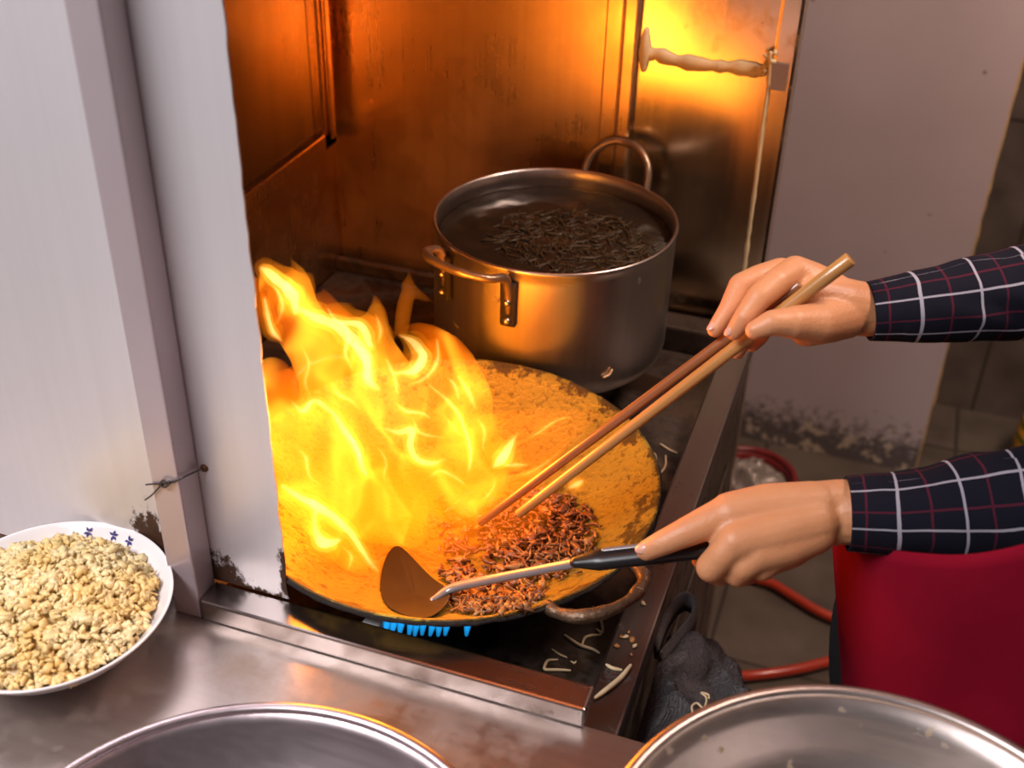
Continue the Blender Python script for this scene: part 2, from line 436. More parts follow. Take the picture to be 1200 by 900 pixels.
# grey board wall with broken edge, tiled wall beyond
SY = 2.22
bm = bmesh.new(); box(bm, (-1.2, SY, 0), (.186, SY+.05, 2.75))
wr = struct('wall_right', bm, M['slab'])
ed = spline([(.187, SY+.005, z) for z in (0, .1, .2, .3, .4, .5, .6, .7, .85, 1.0, 1.3)], 6)
bm = bmesh.new(); tube(bm, [Vector(p)+Vector((.002*noise.noise(Vector(p)*40), 0, 0)) for p in ed], [.0035+.003*noise.noise(Vector(p)*30) for p in ed], 8); obj('broken_edge', bm, M['slab_edge'], wr)
struct('wall_far', mbox((-.6, 2.52, 0), (1.6, 2.57, 2.75)), M['walltile'])
struct('wall_side', mbox((1.6, -.8, 0), (1.65, 3.0, 2.75)), M['walltile'])

# ------------------------------------------------------------------ STOVE
st = thing('gas_stove', 'low dark steel stove with greasy burner well under wok and stockpot', 'stove', (-.45, 1.1, 0))
bm = bmesh.new(); box(bm, (WL+.002, .722, BED-.03), (-.166, WB-.030, BED)); under(st, obj('burner_well', bm, M['stove'], None, False))
bm = bmesh.new(); box(bm, (-.165, .694, STZ-.035), (-.128, WB-.032, STZ), .0025)
under(st, obj('side_rim', bm, M['strip'], None, False))
bm = bmesh.new(); box(bm, (-.150, .694, 0), (-.134, WB-.032, STZ-.035)); box(bm, (-.134, .80, .10), (-.130, 1.40, .52), .002); under(st, obj('side_panel', bm, M['stove'], None, False))
bm = bmesh.new(); box(bm, (WL+.002, .694, 0), (-.151, .72, BED)); under(st, obj('front_panel', bm, M['stove'], None, False))
def burner(c, r, ztop):
    bm = bmesh.new(); c = Vector(c)
    lathe(bm, [(r, BED), (r, ztop-.02), (r-.006, ztop-.014), (r-.014, ztop-.014), (r-.014, BED)], 40, (c.x, c.y, 0), close=True)
    for k in range(6):
        a = 2*PI*k/6+.25; u = Vector((math.cos(a), math.sin(a), 0)); w = Vector((-u.y, u.x, 0))
        tube(bm, [c+u*(r-.01)+Vector((0, 0, ztop-.018)), c+u*(r*.80)+Vector((0, 0, ztop-.007)), c+u*(r*.5)+Vector((0, 0, ztop-.008))], .006, 6)
    o = under(st, obj('burner', bm, M['iron']))
    bm = bmesh.new(); lathe(bm, [(.0, BED+.028), (.035, BED+.028), (.045, BED+.022), (.045, BED), (0, BED)], 28, (c.x, c.y, 0))
    j = obj('gas_jet', bm, M['iron']); j.parent = o; j.matrix_parent_inverse = Matrix.Translation(-Vector(st.location)); return o
WC = Vector((-.378, .935, .775)); WR = .2225
PC = Vector((-.3895, 1.331, .71)); PR = .156; PH = .1875
burner((WC.x, WC.y, 0), .115, .688); burner((PC.x, PC.y, 0), .10, .711)
ig = atz(437, 729, .728)
bm = bmesh.new(); box(bm, (ig.x-.009, ig.y-.005, BED), (ig.x+.009, ig.y+.006, .730), .002); box(bm, (ig.x-.012, ig.y-.003, .712), (ig.x-.007, ig.y+.003, .724), .001); under(st, tag(obj('igniter_block', bm, M['white']), 'white ceramic igniter block'))

# ------------------------------------------------------------------ worktop and frame
wt = thing('worktop', 'brushed steel worktop across the foreground under the food bowl', 'worktop', (-.4, .4, 0))
bm = bmesh.new(); box(bm, (-1.7, -.05, CT-.02), (-.54, .745, CT)); box(bm, (-.54, -.05, CT-.02), (.20, .6925, CT))
under(wt, obj('top', bm, M['counter'], None, False))
bm = bmesh.new(); box(bm, (-1.65, .62, .03), (.18, .64, CT-.02)); under(wt, obj('apron_panel', bm, M['counter'], None, False))
for x, y in ((-1.62, 0), (-1.62, .56), (.14, 0), (.14, .56)):
    bm = bmesh.new(); box(bm, (x, y, 0), (x+.035, y+.035, CT-.02), .003); under(wt, obj('leg', bm, M['frame'], None, False))
fr = thing('guard_rail', 'square steel tube guard, upright post welded to a low front rail', 'rail', (-.555, .705, CT))
bm = bmesh.new(); box(bm, (-.5675, .690, CT), (-.5385, .7205, 1.95), .002); under(fr, obj('post', bm, M['post'], None, False))
bm = bmesh.new(); box(bm, (-.538, .690, CT), (-.154, .7205, RT), .0025); under(fr, obj('rail', bm, M['frame'], None, False))
# sheets behind the post
def sheet(name, x0, x1, z0, m, label, rag=0):
    bm = bmesh.new(); n = 90; zs = [z0+(1.95-z0)*i/n for i in range(n+1)]
    A = [[bm.verts.new((x0, y, z)) for z in zs] for y in (.7215, .7235)]
    B = [[bm.verts.new((x1+rag*(noise.noise(Vector((0, 3, z*38)))*.0022+noise.noise(Vector((2, 3, z*9)))*.001), y, z)) for z in zs] for y in (.7215, .7235)]
    for i in range(n):
        bm.faces.new((A[0][i], B[0][i], B[0][i+1], A[0][i+1])); bm.faces.new((A[1][i], B[1][i], B[1][i+1], A[1][i+1]))
        bm.faces.new((B[0][i], B[1][i], B[1][i+1], B[0][i+1])); bm.faces.new((A[0][i], A[1][i], A[1][i+1], A[0][i+1]))
    for i in (0, n): bm.faces.new((A[0][i], B[0][i], B[1][i], A[1][i]))
    return tag(obj(name, bm, m, None, False), label, 'panel')
sheet('steel_sheet', -1.7, -.5555, CT+.004, M['panelL'], 'wide pale steel sheet left of the post, behind the food bowl')
sr = sheet('steel_sheet', -.5545, -.4595, RT+.001, M['panelR'], 'narrow pale steel sheet right of the post, ragged edge against the flames', 1)
bp = aty(239, 549, .7205)
bm = bmesh.new(); lathe(bm, [(0, .003), (.0025, .0028), (.004, .001), (.004, 0)], 12); 
for v in bm.verts: v.co = Vector((bp.x+v.co.x, .7215-v.co.z, bp.z+v.co.y))
obj('bolt', bm, M['rust'], sr)
bm = bmesh.new()
w1 = [(171, 568, .6885), (182, 567, .6885), (192, 567, .688), (204, 565, .6885), (214, 560, .6885), (222, 556, .7035), (238, 549, .7195)]
tube(bm, spline([tuple(aty(x, y, Y)) for x, y, Y in w1], 6), .0009, 6)
tube(bm, spline([tuple(aty(x, y, .6882)) for x, y in ((206, 563), (197, 566), (188, 570), (178, 580), (170, 586))], 6), .0008, 6)
tube(bm, spline([tuple(aty(x, y, .687)) for x, y in ((186, 568), (192, 563), (199, 566), (193, 571), (188, 567))], 6), .0011, 6)
tag(obj('wire_tie', bm, M['wire']), 'thin dark wire twisted round the upright post above the food bowl', 'wire')

# ------------------------------------------------------------------ WOK
wk = thing('wok', 'wide round wok with scorched rim on the front burner, full of flames', 'wok', tuple(WC))
D = .088; Rs = (WR**2+D**2)/(2*D)
def wok_z(r): return -(math.sqrt(max(Rs**2-r*r, 0))-(Rs-D))
prof = [(WR*k/26, wok_z(WR*k/26)) for k in range(27)]
prof += [(WR+.003, .001), (WR+.0035, -.002)]+[(WR*k/26+.0005, wok_z(WR*k/26)-.0035) for k in range(26, -1, -1)]
prof[-1] = (0, -D-.0035)
bm = bmesh.new(); lathe(bm, prof, 128)
for v in bm.verts: v.co += Vector((0, 0, .0012))*noise.noise(v.co*14)
wb_ = obj('pan', bm, M['wok']); wb_.parent = wk
bm = bmesh.new(); tube(bm, [((WR+.0022+.0012*noise.noise(Vector((math.cos(a)*9, math.sin(a)*9, 0))))*math.cos(a), (WR+.0022)*math.sin(a), -.0035+.0015*noise.noise(Vector((math.cos(a)*14, math.sin(a)*14, 4)))) for a in [2*PI*k/180 for k in range(181)]], [.0030+.0013*noise.noise(Vector((math.cos(2*PI*k/180)*20, math.sin(2*PI*k/180)*20, 7))) for k in range(181)], 8, cap=False)
o = obj('crusted_rim', bm, M['soot']); o.parent = wk
def wok_handle(amid, half):
    pts = []
    for u, off, z in ((-1, -.004, -.006), (-.93, .012, -.004), (-.72, .030, .001), (-.35, .040, .004), (0, .043, .005), (.35, .040, .004), (.72, .030, .001), (.93, .012, -.004), (1, -.004, -.006)):
        a = amid+half*u; pts.append(((WR+off)*math.cos(a), (WR+off)*math.sin(a), z))
    pts = spline(pts, 6); bm = bmesh.new()
    tube(bm, pts, [.0062+.0022*noise.noise(Vector(p)*70) for p in pts], 10)
    o = obj('handle', bm, M['wok_handle']); o.parent = wk
hp = atz(702, 688, .775)-WC; ha = math.atan2(hp.y, hp.x)
wok_handle(ha, .235); wok_handle(ha+PI, .235)

# stir-fried meat (uncountable shreds)
def wok_pt(x, y, lift=0):
    d = ray(x, y); lo, hi = .9, 1.6
    for _ in range(40):
        mid = (lo+hi)/2; p = CAM+d*mid; r = math.hypot(p.x-WC.x, p.y-WC.y)
        zz = WC.z+wok_z(min(r, WR))
        if p.z > zz+lift: lo = mid
        else: hi = mid
    return CAM+d*lo
bm = bmesh.new()
def in_meat(x, y):
    # heap seen beside the chopsticks and in front of the spatula
    a = ((x-622)/84)**2+((y-632)/62)**2 < 1 and y > 1.0*(650-x)*.55+560
    b = ((x-572)/60)**2+((y-702)/20)**2 < 1
    c = ((x-535)/80)**2+((y-640)/60)**2 < 1
    return a, b, c
cnt = 0
while cnt < 1150:
    x, y = random.uniform(460, 715), random.uniform(555, 722); a, b, c = in_meat(x, y)
    if not (a or b or (c and random.random() < .5)): continue
    if x < 512+26*random.random() or (a and not b and ((x-622)/84)**2+((y-632)/62)**2 > .35+.65*random.random()): continue
    cnt += 1
    h = .020*random.random()*(1-min(1, ((x-615)/95)**2+((y-635)/75)**2)) if a else .004*random.random()
    p = wok_pt(x, y)+Vector((0, 0, h+.003))
    if cnt % 5:
        blob(bm, p, random.uniform(.0018, .0050)*random.uniform(.6, 1), 2, (random.uniform(1, 2.1), 1, random.uniform(.3, .6)), rrot(), random.uniform(.5, .9), mi=random.choice((0, 0, 1)))
        continue
    ang = random.uniform(0, 6.28); L = random.uniform(.005, .011); r = random.uniform(.0016, .003)
    u = Vector((math.cos(ang), math.sin(ang), random.uniform(-.3, .3))); w = Vector((-u.y, u.x, random.uniform(-.5, .7)))
    cv = random.uniform(.2, .7)*random.choice((-1, 1))
    pp = [p-u*L, p-u*L*.4+w*cv*L*.5, p+u*L*.3+w*cv*L*.6, p+u*L*(.8)-w*cv*L*.3]
    tube(bm, spline([tuple(q) for q in pp], 3), [r*random.uniform(.5, 1.25) for _ in range(10)], 7, round_ends=True, flat=(1, random.uniform(.35, .9)), mi=random.choice((0, 0, 1)))
tag(obj('stir_fried_meat', bm, [M['meat'], M['meat2']]), 'heap of browned shredded meat frying in the wok', 'food', kind='stuff')

# ------------------------------------------------------------------ SPATULA
N0 = atd(533, 690, 1.155); H1 = atd(690, 657, 1.085); H2 = atd(838, 640, 1.064)
sp_ = thing('spatula', 'steel wok spatula with black handle, blade scooping in the flames', 'spatula', tuple(N0))
ax = (H2-N0).normalized()
def blade():
    bm = bmesh.new(); rim = []
    out = [(531, 688, .040), (512, 677, .036), (496, 662, .030), (480, 645, .024), (463, 631, .020), (450, 645, .010), (443, 668, .006), (442, 692, .005), (450, 710, .005), (468, 721, .006), (490, 727, .010), (510, 724, .020), (525, 712, .030), (532, 700, .038)]
    out = spline(out+[out[0]], 4)[:-1]
    P = []
    for x, y, l in out: w = wok_pt(x, y); P.append(CAM+ray(x, y)*(dep(w)-l))
    D_ = [dep(p) for p in P]
    for _ in range(14): D_ = [(D_[k-1]+2*D_[k]+D_[(k+1) % len(D_)])/4 for k in range(len(D_))]
    P = [CAM+(p-CAM)*(d/dep(p)) for p, d in zip(P, D_)]
    c = sum(P, Vector())/len(P); n = 8; R = []
    nrm = sum(((P[k]-c).cross(P[k-1]-c) for k in range(len(P))), Vector()).normalized()
    if nrm.dot(CAM-c) > 0: nrm = -nrm
    for i in range(n):
        f = 1-i/n; R.append([bm.verts.new(c+(p-c)*f+nrm*(.012*(1-f*f))) for p in P])
    ctr = bm.verts.new(c+nrm*.012)
    m = len(P)
    for i in range(n-1):
        for k in range(m): bm.faces.new((R[i][k], R[i][(k+1) % m], R[i+1][(k+1) % m], R[i+1][k]))
    for k in range(m): bm.faces.new((R[-1][k], R[-1][(k+1) % m], ctr))
    return bm
o = under(sp_, obj('blade', blade(), M['spat'])); mod(o, 'SMOOTH', factor=.5, iterations=12); mod(o, 'SOLIDIFY', thickness=.0018, offset=0); mod(o, 'SUBSURF', levels=1, render_levels=1)
w_ = wok_pt(508, 702); bm = bmesh.new(); A = CAM+ray(508, 702)*(dep(w_)-.022); w_ = wok_pt(533, 690); N0 = CAM+ray(533, 690)*(dep(w_)-.044)
pts = spline([tuple(A), tuple(N0+Vector((0, 0, .002))), tuple(N0.lerp(H1, .4)+Vector((0, 0, .002))), tuple(H1)], 6)
tube(bm, pts, [.0044+.0042*min(1, k/6)-.0014*min(1, k/14) for k in range(len(pts))], 12, flat=(.5, .72), round_ends=True); under(sp_, obj('shaft', bm, M['shaft']))
bm = bmesh.new(); e = H2+(H2-H1).normalized()*.045
pts = [tuple(H1-(H2-H1).normalized()*.012), tuple(H1+(H2-H1)*.08), tuple(H1+(H2-H1)*.3), tuple(H2), tuple(e)]
pts = spline(pts, 5); tube(bm, pts, [.006+.0055*min(1, k/5) for k in range(len(pts))], 14, flat=(.75, 1.05), round_ends=True); under(sp_, obj('handle', bm, M['plastic']))
bm = bmesh.new(); k = (H2-H1); nrm = (up*.55-fwd*.25).normalized()*.0098
tube(bm, [H1+k*.12+nrm, H1+k*.5+nrm, H1+k*1.02+nrm], [.0026, .0026, .0026], 8, flat=(.5, 1), round_ends=True); under(sp_, tag(obj('tang', bm, M['shaft']), 'bright steel strip set in the handle'))

# ------------------------------------------------------------------ CHOPSTICKS
def stick(p0, p1, r0, r1, m, label):
    L = (p1-p0).length
    bm = bmesh.new(); n = 14
    rings = tube(bm, [(0, 0, L*i/n) for i in range(n+1)], [r0+(r1-r0)*i/n for i in range(n+1)], 14)
    o = obj('chopstick', bm, m); bmesh_ = None
    o.location = p0; o.rotation_mode = 'QUATERNION'; o.rotation_quaternion = Vector((0, 0, 1)).rotation_difference((p1-p0).normalized())
    mod(o, 'BEVEL', width=.0012, segments=2, limit_method='ANGLE')
    return tag(o, label, 'chopstick', 'long cooking chopsticks in the hand')
stick(atd(607, 603, 1.205), atd(997, 303, 1.03), .0050, .0068, M['bamboo'], 'lower, paler chopstick with its square end above the hand')
stick(atd(562, 613, 1.235), atd(938, 333, 1.065), .0046, .0060, M['darkwood'], 'upper, darker brown chopstick under the index finger')

# ------------------------------------------------------------------ STOCKPOT
po = thing('stockpot', 'tall dull aluminium stockpot of dark broth on the rear burner', 'pot', tuple(PC))
bm = bmesh.new()
pr = [(0, .004), (PR-.02, .004), (PR-.006, .012), (PR-.003, .03), (PR-.003, PH-.002), (PR-.001, PH), (PR+.001, PH), (PR+.002, PH-.003), (PR, PH-.007), (PR, .022), (PR-.004, .010), (PR-.014, .002), (PR-.026, 0), (0, 0)]
def densify(pr):
    out = []
    for a, b in zip(pr, pr[1:]):
        k = max(1, int(math.dist(a, b)/.012)); out += [(a[0]+(b[0]-a[0])*i/k, a[1]+(b[1]-a[1])*i/k) for i in range(k)]
    return out+[pr[-1]]
lathe(bm, densify(pr), 96)
for v in bm.verts:
    r = math.hypot(v.co.x, v.co.y)
    if r > .1: v.co *= 1+.006*noise.noise(v.co*9)
o = obj('body', bm, M['pot']); o.parent = po
fh = atz(562, 322, PC.z+PH-.02)-PC; fa = math.atan2(fh.y, fh.x)-.06
def pot_handle(a0, ha_=.33, rise=0.0):
    bm = bmesh.new(); pts = []
    for u, off, z in ((-1, .003, -.056), (-1, .006, -.026), (-.97, .015, -.006), (-.80, .036-rise*.4, .001+rise*.6), (-.4, .048-rise*.6, .006+rise), (0, .050-rise*.6, .007+rise*1.05), (.4, .048-rise*.6, .006+rise), (.80, .036-rise*.4, .001+rise*.6), (.97, .015, -.006), (1, .006, -.026), (1, .003, -.056)):
        a = a0+ha_*u; pts.append(((PR+off)*math.cos(a), (PR+off)*math.sin(a), PH+z))
    pts = spline(pts, 5)
    tube(bm, pts, [.0054+.0008*noise.noise(Vector(p)*60) for p in pts], 10, round_ends=True)
    h = obj('handle', bm, M['handle_pot']); h.parent = po
    for sgn in (-1, 1):
        a = a0+ha_*sgn; u = Vector((math.cos(a), math.sin(a), 0)); w = Vector((-u.y, u.x, 0))
        bb = mbox((-.0105, -.0035, -.030), (.0105, .004, .030), .003)
        for v in bb.verts: v.co = u*(PR+.0035+v.co.y)+w*(v.co.x*(1+.25*noise.noise(v.co*200)))+Vector((0, 0, PH-.046+v.co.z))
        pl = obj('handle_plate', bb, M['soot']); pl.parent = h
        for dz in (-.067, -.042):
            bm = bmesh.new(); blob(bm, u*(PR+.0085)+Vector((0, 0, PH+dz)), .0050, 2, jit=.05); rv = obj('rivet', bm, M['rivet']); rv.parent = h
pot_handle(fa); pot_handle(math.radians(77), .30, .030)
BZ = PH-.026
bm = bmesh.new(); rg = [(0, 0)]+[((PR-.0035)*k/24, 0) for k in range(1, 25)]
lathe(bm, [(r, BZ) for r, _ in rg]+[(PR-.0035, BZ-.02), (0, BZ-.02)], 72, PC)
for v in bm.verts:
    if v.co.z > PC.z+BZ-.001: v.co.z += .0016*noise.noise(v.co*38)
tag(obj('broth', bm, M['broth']), 'dark broth filling the stockpot almost to the rim', 'broth', kind='stuff')
bm = bmesh.new()
for k in range(420):
    a = random.uniform(0, 6.28); r = .105*math.sqrt(random.random()); p = PC+Vector((.025+r*math.cos(a), -.01+r*.85*math.sin(a), BZ+random.uniform(-.001, .0022)))
    L = random.uniform(.004, .018); an = random.uniform(0, 6.28); u = Vector((math.cos(an), math.sin(an), random.uniform(-.05, .05))); w = Vector((-u.y, u.x, 0))*random.uniform(-.4, .4)
    tube(bm, spline([tuple(p-u*L), tuple(p+w*L), tuple(p+u*L)], 3), random.uniform(.0005, .0013), 5)
tag(obj('simmering_greens', bm, M['herb']), 'stringy brown greens floating on the dark broth', 'food', kind='stuff')

# ------------------------------------------------------------------ FOOD BOWL
BC = Vector((-.642, .613, CT)); BR = .110; BH = .060
bo = thing('bowl', 'white porcelain bowl with blue flower sprigs inside the rim', 'bowl', tuple(BC))
pr = [(0, .010), (.035, .011), (.062, .020), (.088, .038), (.103, .054), (BR-.002, BH-.001), (BR, BH), (BR+.0015, BH-.002), (BR-.003, BH-.006), (.094, .036), (.068, .015), (.048, .006), (.046, 0), (.041, 0), (.040, .005), (0, .005)]
bm = bmesh.new(); lathe(bm, densify([(a, b) for a, b in pr]), 80); o = obj('body', bm, M['porcelain']); o.parent = bo; mod(o, 'SUBSURF', levels=1, render_levels=1)
for px in ((103, 626, 1), (131, 630, 1), (143, 641, 1)):
    p = atz(px[0], px[1], CT+.053)-BC; a = math.atan2(p.y, p.x)
    bm = bmesh.new()
    for k in range(5):
        t0 = random.uniform(-.5, .5)+k*1.25; rad = (.0045, .0055, .005)[px[2]]
        base = Vector((math.cos(a), math.sin(a), 0)); tan = Vector((-base.y, base.x, 0)); slope = (base*.62+Vector((0, 0, .78)))
        c = base*(.1015)+Vector((0, 0, .0530)); nrm_ = (slope.cross(tan)).normalized()
        if nrm_.z < 0: nrm_ = -nrm_
        c += nrm_*.0006
        d = tan*math.cos(t0)+slope*math.sin(t0); e = tan*-math.sin(t0)+slope*math.cos(t0)
        vs = [bm.verts.new(c+d*rad*q[0]+e*rad*q[1]+nrm_*h) for h in (0, .0005) for q in ((.05, 0), (.5, .22), (1, 0), (.5, -.22))]
        bm.faces.new(vs[4:]); bm.faces.new(vs[:4])
        for i in range(4): bm.faces.new((vs[i], vs[(i+1) % 4], vs[4+(i+1) % 4], vs[4+i]))
    o = obj('painted_flower', bm, M['blue'], None, False); o.parent = bo
bm = bmesh.new()
def heap(r): return .046+.034*(1-(r/.098)**2)
lathe(bm, [(.088*k/16, heap(.088*k/16)-.005) for k in range(17)]+[(.08, .042), (0, .035)], 40, BC)
for k in range(3000):
    a = random.uniform(0, 6.28); r = .0965*math.sqrt(random.random())
    p = BC+Vector((r*math.cos(a)-.002, r*math.sin(a)-.002, heap(r)+.002+random.uniform(-.004, .003)+.006*noise.noise(Vector((r*math.cos(a), r*math.sin(a), 0))*45)))
    blob(bm, p, random.choice((.0018, .0022, .0026, .003, .0036, .0048)), 1 if k % 3 else 2, (random.uniform(1, 1.7), 1, random.uniform(.5, .8)), rrot(), .6)
tag(obj('chopped_garlic', bm, M['garlic']), 'heap of pale yellow crumbly chopped food in the white bowl', 'food', kind='stuff')

# ------------------------------------------------------------------ STEEL BASIN + PAN in the foreground
def basin(name, label, c, R, H, mat, wall=.0012, bead=.005, foot=.62, flare=0.0):
    t = thing(name, label, 'basin', (c[0], c[1], CT)); pr = [(0, .003)]
    for k in range(1, 15):
        u = k/14; pr.append((R*(foot*min(1, u*2.4)+(1-foot)*(max(0, u-.40)/.6)**.62 if u > .40 else foot*u/.40), .003+(H-.003)*(max(0, u-.30)/.70)**1.25))
    pr2 = [(r+wall+.0006, z-.0022) for r, z in reversed(pr)]; pr2[-1] = (0, 0)
    bm = bmesh.new(); lathe(bm, pr+[(R+.001, H)]+pr2, 96); o = obj('body', bm, mat); o.parent = t
    bm = bmesh.new(); n = 120; tube(bm, [((R+bead*.7)*math.cos(2*PI*k/n), (R+bead*.7)*math.sin(2*PI*k/n), H-bead*.25) for k in range(n+1)], bead, 10, cap=False)
    o = obj('rolled_rim', bm, mat); o.parent = t; return t
basin('steel_basin', 'empty polished steel basin at the front edge, below the rail', (-.314, .372), .1985, .80-CT, M['bowlsteel'])
P2 = Vector((.094, .509, CT))
t = thing('steel_pan', 'large steel pan with food residue, in front of the red apron', 'pan', tuple(P2))
bm = bmesh.new(); pi_ = densify([(0, .003), (.118, .003), (.126, .010), (.140, .045), (.147, .066), (.152, .069), (.164, .088), (.176, .108), (.185, .123)])
lathe(bm, pi_+[(.187, .123)]+densify([(.1775, .107), (.1535, .067), (.1415, .044), (.1275, .008), (.118, 0), (0, 0)]), 96); o = obj('body', bm, M['pansteel']); o.parent = t
bm = bmesh.new(); tube(bm, [(.189*math.cos(2*PI*k/120), .189*math.sin(2*PI*k/120), .1215) for k in range(121)], .0055, 10, cap=False); o = obj('rolled_rim', bm, M['pansteel']); o.parent = t
bm = bmesh.new(); lathe(bm, [(0, .062), (.06, .066), (.11, .067), (.133, .060), (.139, .048), (.11, .030), (0, .030)], 64, (P2.x, P2.y, CT))
for v in bm.verts: v.co += Vector((0, 0, .006*noise.noise(v.co*24)))
for k in range(420):
    a = random.uniform(0, 6.28); r = .128*math.sqrt(random.random()); blob(bm, (P2.x+r*math.cos(a), P2.y+r*math.sin(a), CT+.066), random.uniform(.002, .0045), 1, (1.3, 1, .7), rrot(), .3)
tag(obj('dough_remains', bm, M['dough']), 'pale yellow food in the bottom of the large steel pan', 'food', kind='stuff')

# ------------------------------------------------------------------ NOODLE SCRAPS
def scrap(pts, z, label, r=.0017, m='noodle'):
    q = spline([tuple(atz(x, y, z+r*.8)+Vector((0, 0, abs(.003*noise.noise(Vector((x*.11, y*.13, 0))))))) for x, y in pts], 6)
    bm = bmesh.new(); tube(bm, q, [r*(1-.35*abs(2*k/(len(q)-1)-1)**3) for k in range(len(q))], 7, round_ends=True)
    return tag(obj('noodle_scrap', bm, M[m]), label, 'noodle', 'noodle scraps fallen on the stove')
scrap([(695, 711), (704, 727), (706, 741), (699, 738)], BED, 'hooked noodle scrap nearest below the wok handle')
scrap([(662, 745), (678, 756), (695, 762), (702, 766)], BED, 'slanting noodle scrap behind the end of the rail')
scrap([(682, 757), (685, 749), (692, 745), (704, 744)], BED, 'curved noodle scrap touching the slanting one behind the rail')
scrap([(647, 761), (656, 767), (664, 771)], BED, 'shortest straight noodle scrap beneath the wok front', .0012)
scrap([(653, 773), (642, 775), (638, 782), (640, 785), (655, 785), (668, 786)], BED, 'U-shaped noodle scrap closest to the rail')
scrap([(669, 775), (673, 777), (675, 775)], BED, 'tiny noodle crumb beside the U-shaped scrap', .0012)
scrap([(698, 818), (712, 808), (728, 794), (739, 781)], STZ, 'long thick noodle scrap lying on the stove side rim', .0027)
scrap([(711, 779), (718, 783), (728, 785)], STZ, 'short noodle scrap on the side rim above the long one', .002)
scrap([(774, 521), (784, 527), (793, 531)], BED, 'straight noodle scrap right of the wok near the side rim', .0015)
scrap([(757, 534), (766, 532), (768, 540), (760, 545), (755, 541)], BED, 'looped noodle scrap right beside the scorched wok rim', .0015)
scrap([(765, 551), (774, 554), (780, 545), (780, 534)], BED, 'bent noodle scrap right of the wok below the chopsticks', .0015)
for k in range(9):
    x, y = random.choice(((730, 750), (740, 760), (772, 655), (750, 700)));  x += random.uniform(-8, 8); y += random.uniform(-10, 10)
    p = atz(x, y, STZ)
    bm = bmesh.new(); blob(bm, p+Vector((0, 0, .0012)), random.uniform(.0012, .003), 1, (1.6, 1, .5), Matrix.Rotation(random.uniform(0, 6), 3, 'Z'), .4)
    tag(obj('food_crumb', bm, M['noodle' if k % 2 else 'meat2']), 'tiny dry food crumb stuck on the stove side rim', 'crumb', 'crumbs on the side rim')
pa = [atd(x, y, 1.3) for x, y in ((709, 442), (714, 437), (718, 434), (717, 440))]
q = []
for x, y in ((708, 442), (714, 439), (717, 434)):
    d = ray(x, y); lo, hi = 1.0, 1.6
    for _ in range(40):
        mid = (lo+hi)/2; p = CAM+d*mid
        if math.hypot(p.x-PC.x, p.y-PC.y) > PR+.0022 and p.y < PC.y: lo = mid
        else: hi = mid
    q.append(tuple(CAM+d*lo))
bm = bmesh.new(); tube(bm, spline(q, 5), .0016, 6, round_ends=True); tag(obj('noodle_scrap', bm, M['noodle']), 'small noodle scrap stuck to the side of the stockpot', 'noodle', 'noodle scraps fallen on the stove')

# ------------------------------------------------------------------ RAG
rg_ = thing('cleaning_rag', 'crumpled dark grey fuzzy rag hanging beside the stove rim', 'rag', (-.06, .82, .6))
bm = bmesh.new(); nu, nv = 170, 170; G = []
for i in range(nu+1):
    row = []
    for j in range(nv+1):
        u, v = i/nu, j/nv
        x = -.122+.125*u; y = .70+.235*v+.02*math.sin(u*5)
        edge = min(u, 1-u, v, 1-v)*7; e = min(1, edge)
        z = .655-.06*u-.35*max(0, u-.75)**1.2+.028*noise.noise(Vector((u*3.2, v*3.6, 1)))+.008*noise.noise(Vector((u*7, v*7, 4)))+.0018*noise.noise(Vector((u*60, v*66, 2)))-.030*(1-e)
        row.append(bm.verts.new((x+.012*noise.noise(Vector((u*6, v*6, 9)))*e, y+.014*noise.noise(Vector((u*5, v*5, 2))), z)))
    G.append(row)
for i in range(nu):
    for j in range(nv): bm.faces.new((G[i][j], G[i+1][j], G[i+1][j+1], G[i][j+1]))
G_RAG = [[v.co.copy() for v in row] for row in G]
o = under(rg_, obj('cloth', bm, M['rag'])); mod(o, 'SOLIDIFY', thickness=.006, offset=-1)
nb = bmesh.new()
for _ in range(16000):
    v = random.choice(random.choice(G_RAG)); d = Vector((random.gauss(0, .6), random.gauss(0, .6), random.uniform(.4, 1.2))).normalized()*random.uniform(.0018, .0042)
    sd = Vector((random.gauss(0, 1), random.gauss(0, 1), random.gauss(0, 1))).normalized()*.00028
    nb.faces.new([nb.verts.new(v+q) for q in (sd, -sd, d+Vector((random.gauss(0, .0008), random.gauss(0, .0008), 0)))])
o = under(rg_, obj('nap', nb, M['rag'], None, False)); o['kind'] = 'stuff'
bm = bmesh.new(); loop = [(768, 752), (778, 728), (790, 711), (803, 704), (813, 709), (812, 719), (800, 731), (785, 745), (775, 756)]
pts = spline([tuple(atz(x, y, .665)+Vector((0, 0, .012*math.sin(i*.6)))) for i, (x, y) in enumerate(loop)], 5)
for k in range(len(pts)-1):
    pass
vsA = [bm.verts.new(Vector(p)) for p in pts]; vsB = [bm.verts.new(Vector(p)+Vector((.002, .004, -.028))) for p in pts]
for k in range(len(pts)-1): bm.faces.new((vsA[k], vsA[k+1], vsB[k+1], vsB[k]))
o = under(rg_, obj('folded_hem', bm, M['rag'])); mod(o, 'SOLIDIFY', thickness=.004, offset=0)
bm = bmesh.new()
q = spline([tuple(atz(x, y, .663)) for x, y in ((812, 836), (811, 828), (817, 824), (825, 830), (828, 818), (822, 812), (830, 814), (831, 818))], 5)
tube(bm, q, .0013, 6, round_ends=True); tag(obj('noodle_scrap', bm, M['noodle']), 'curled white noodle scrap resting on the grey rag', 'noodle', 'noodle scraps fallen on the stove')

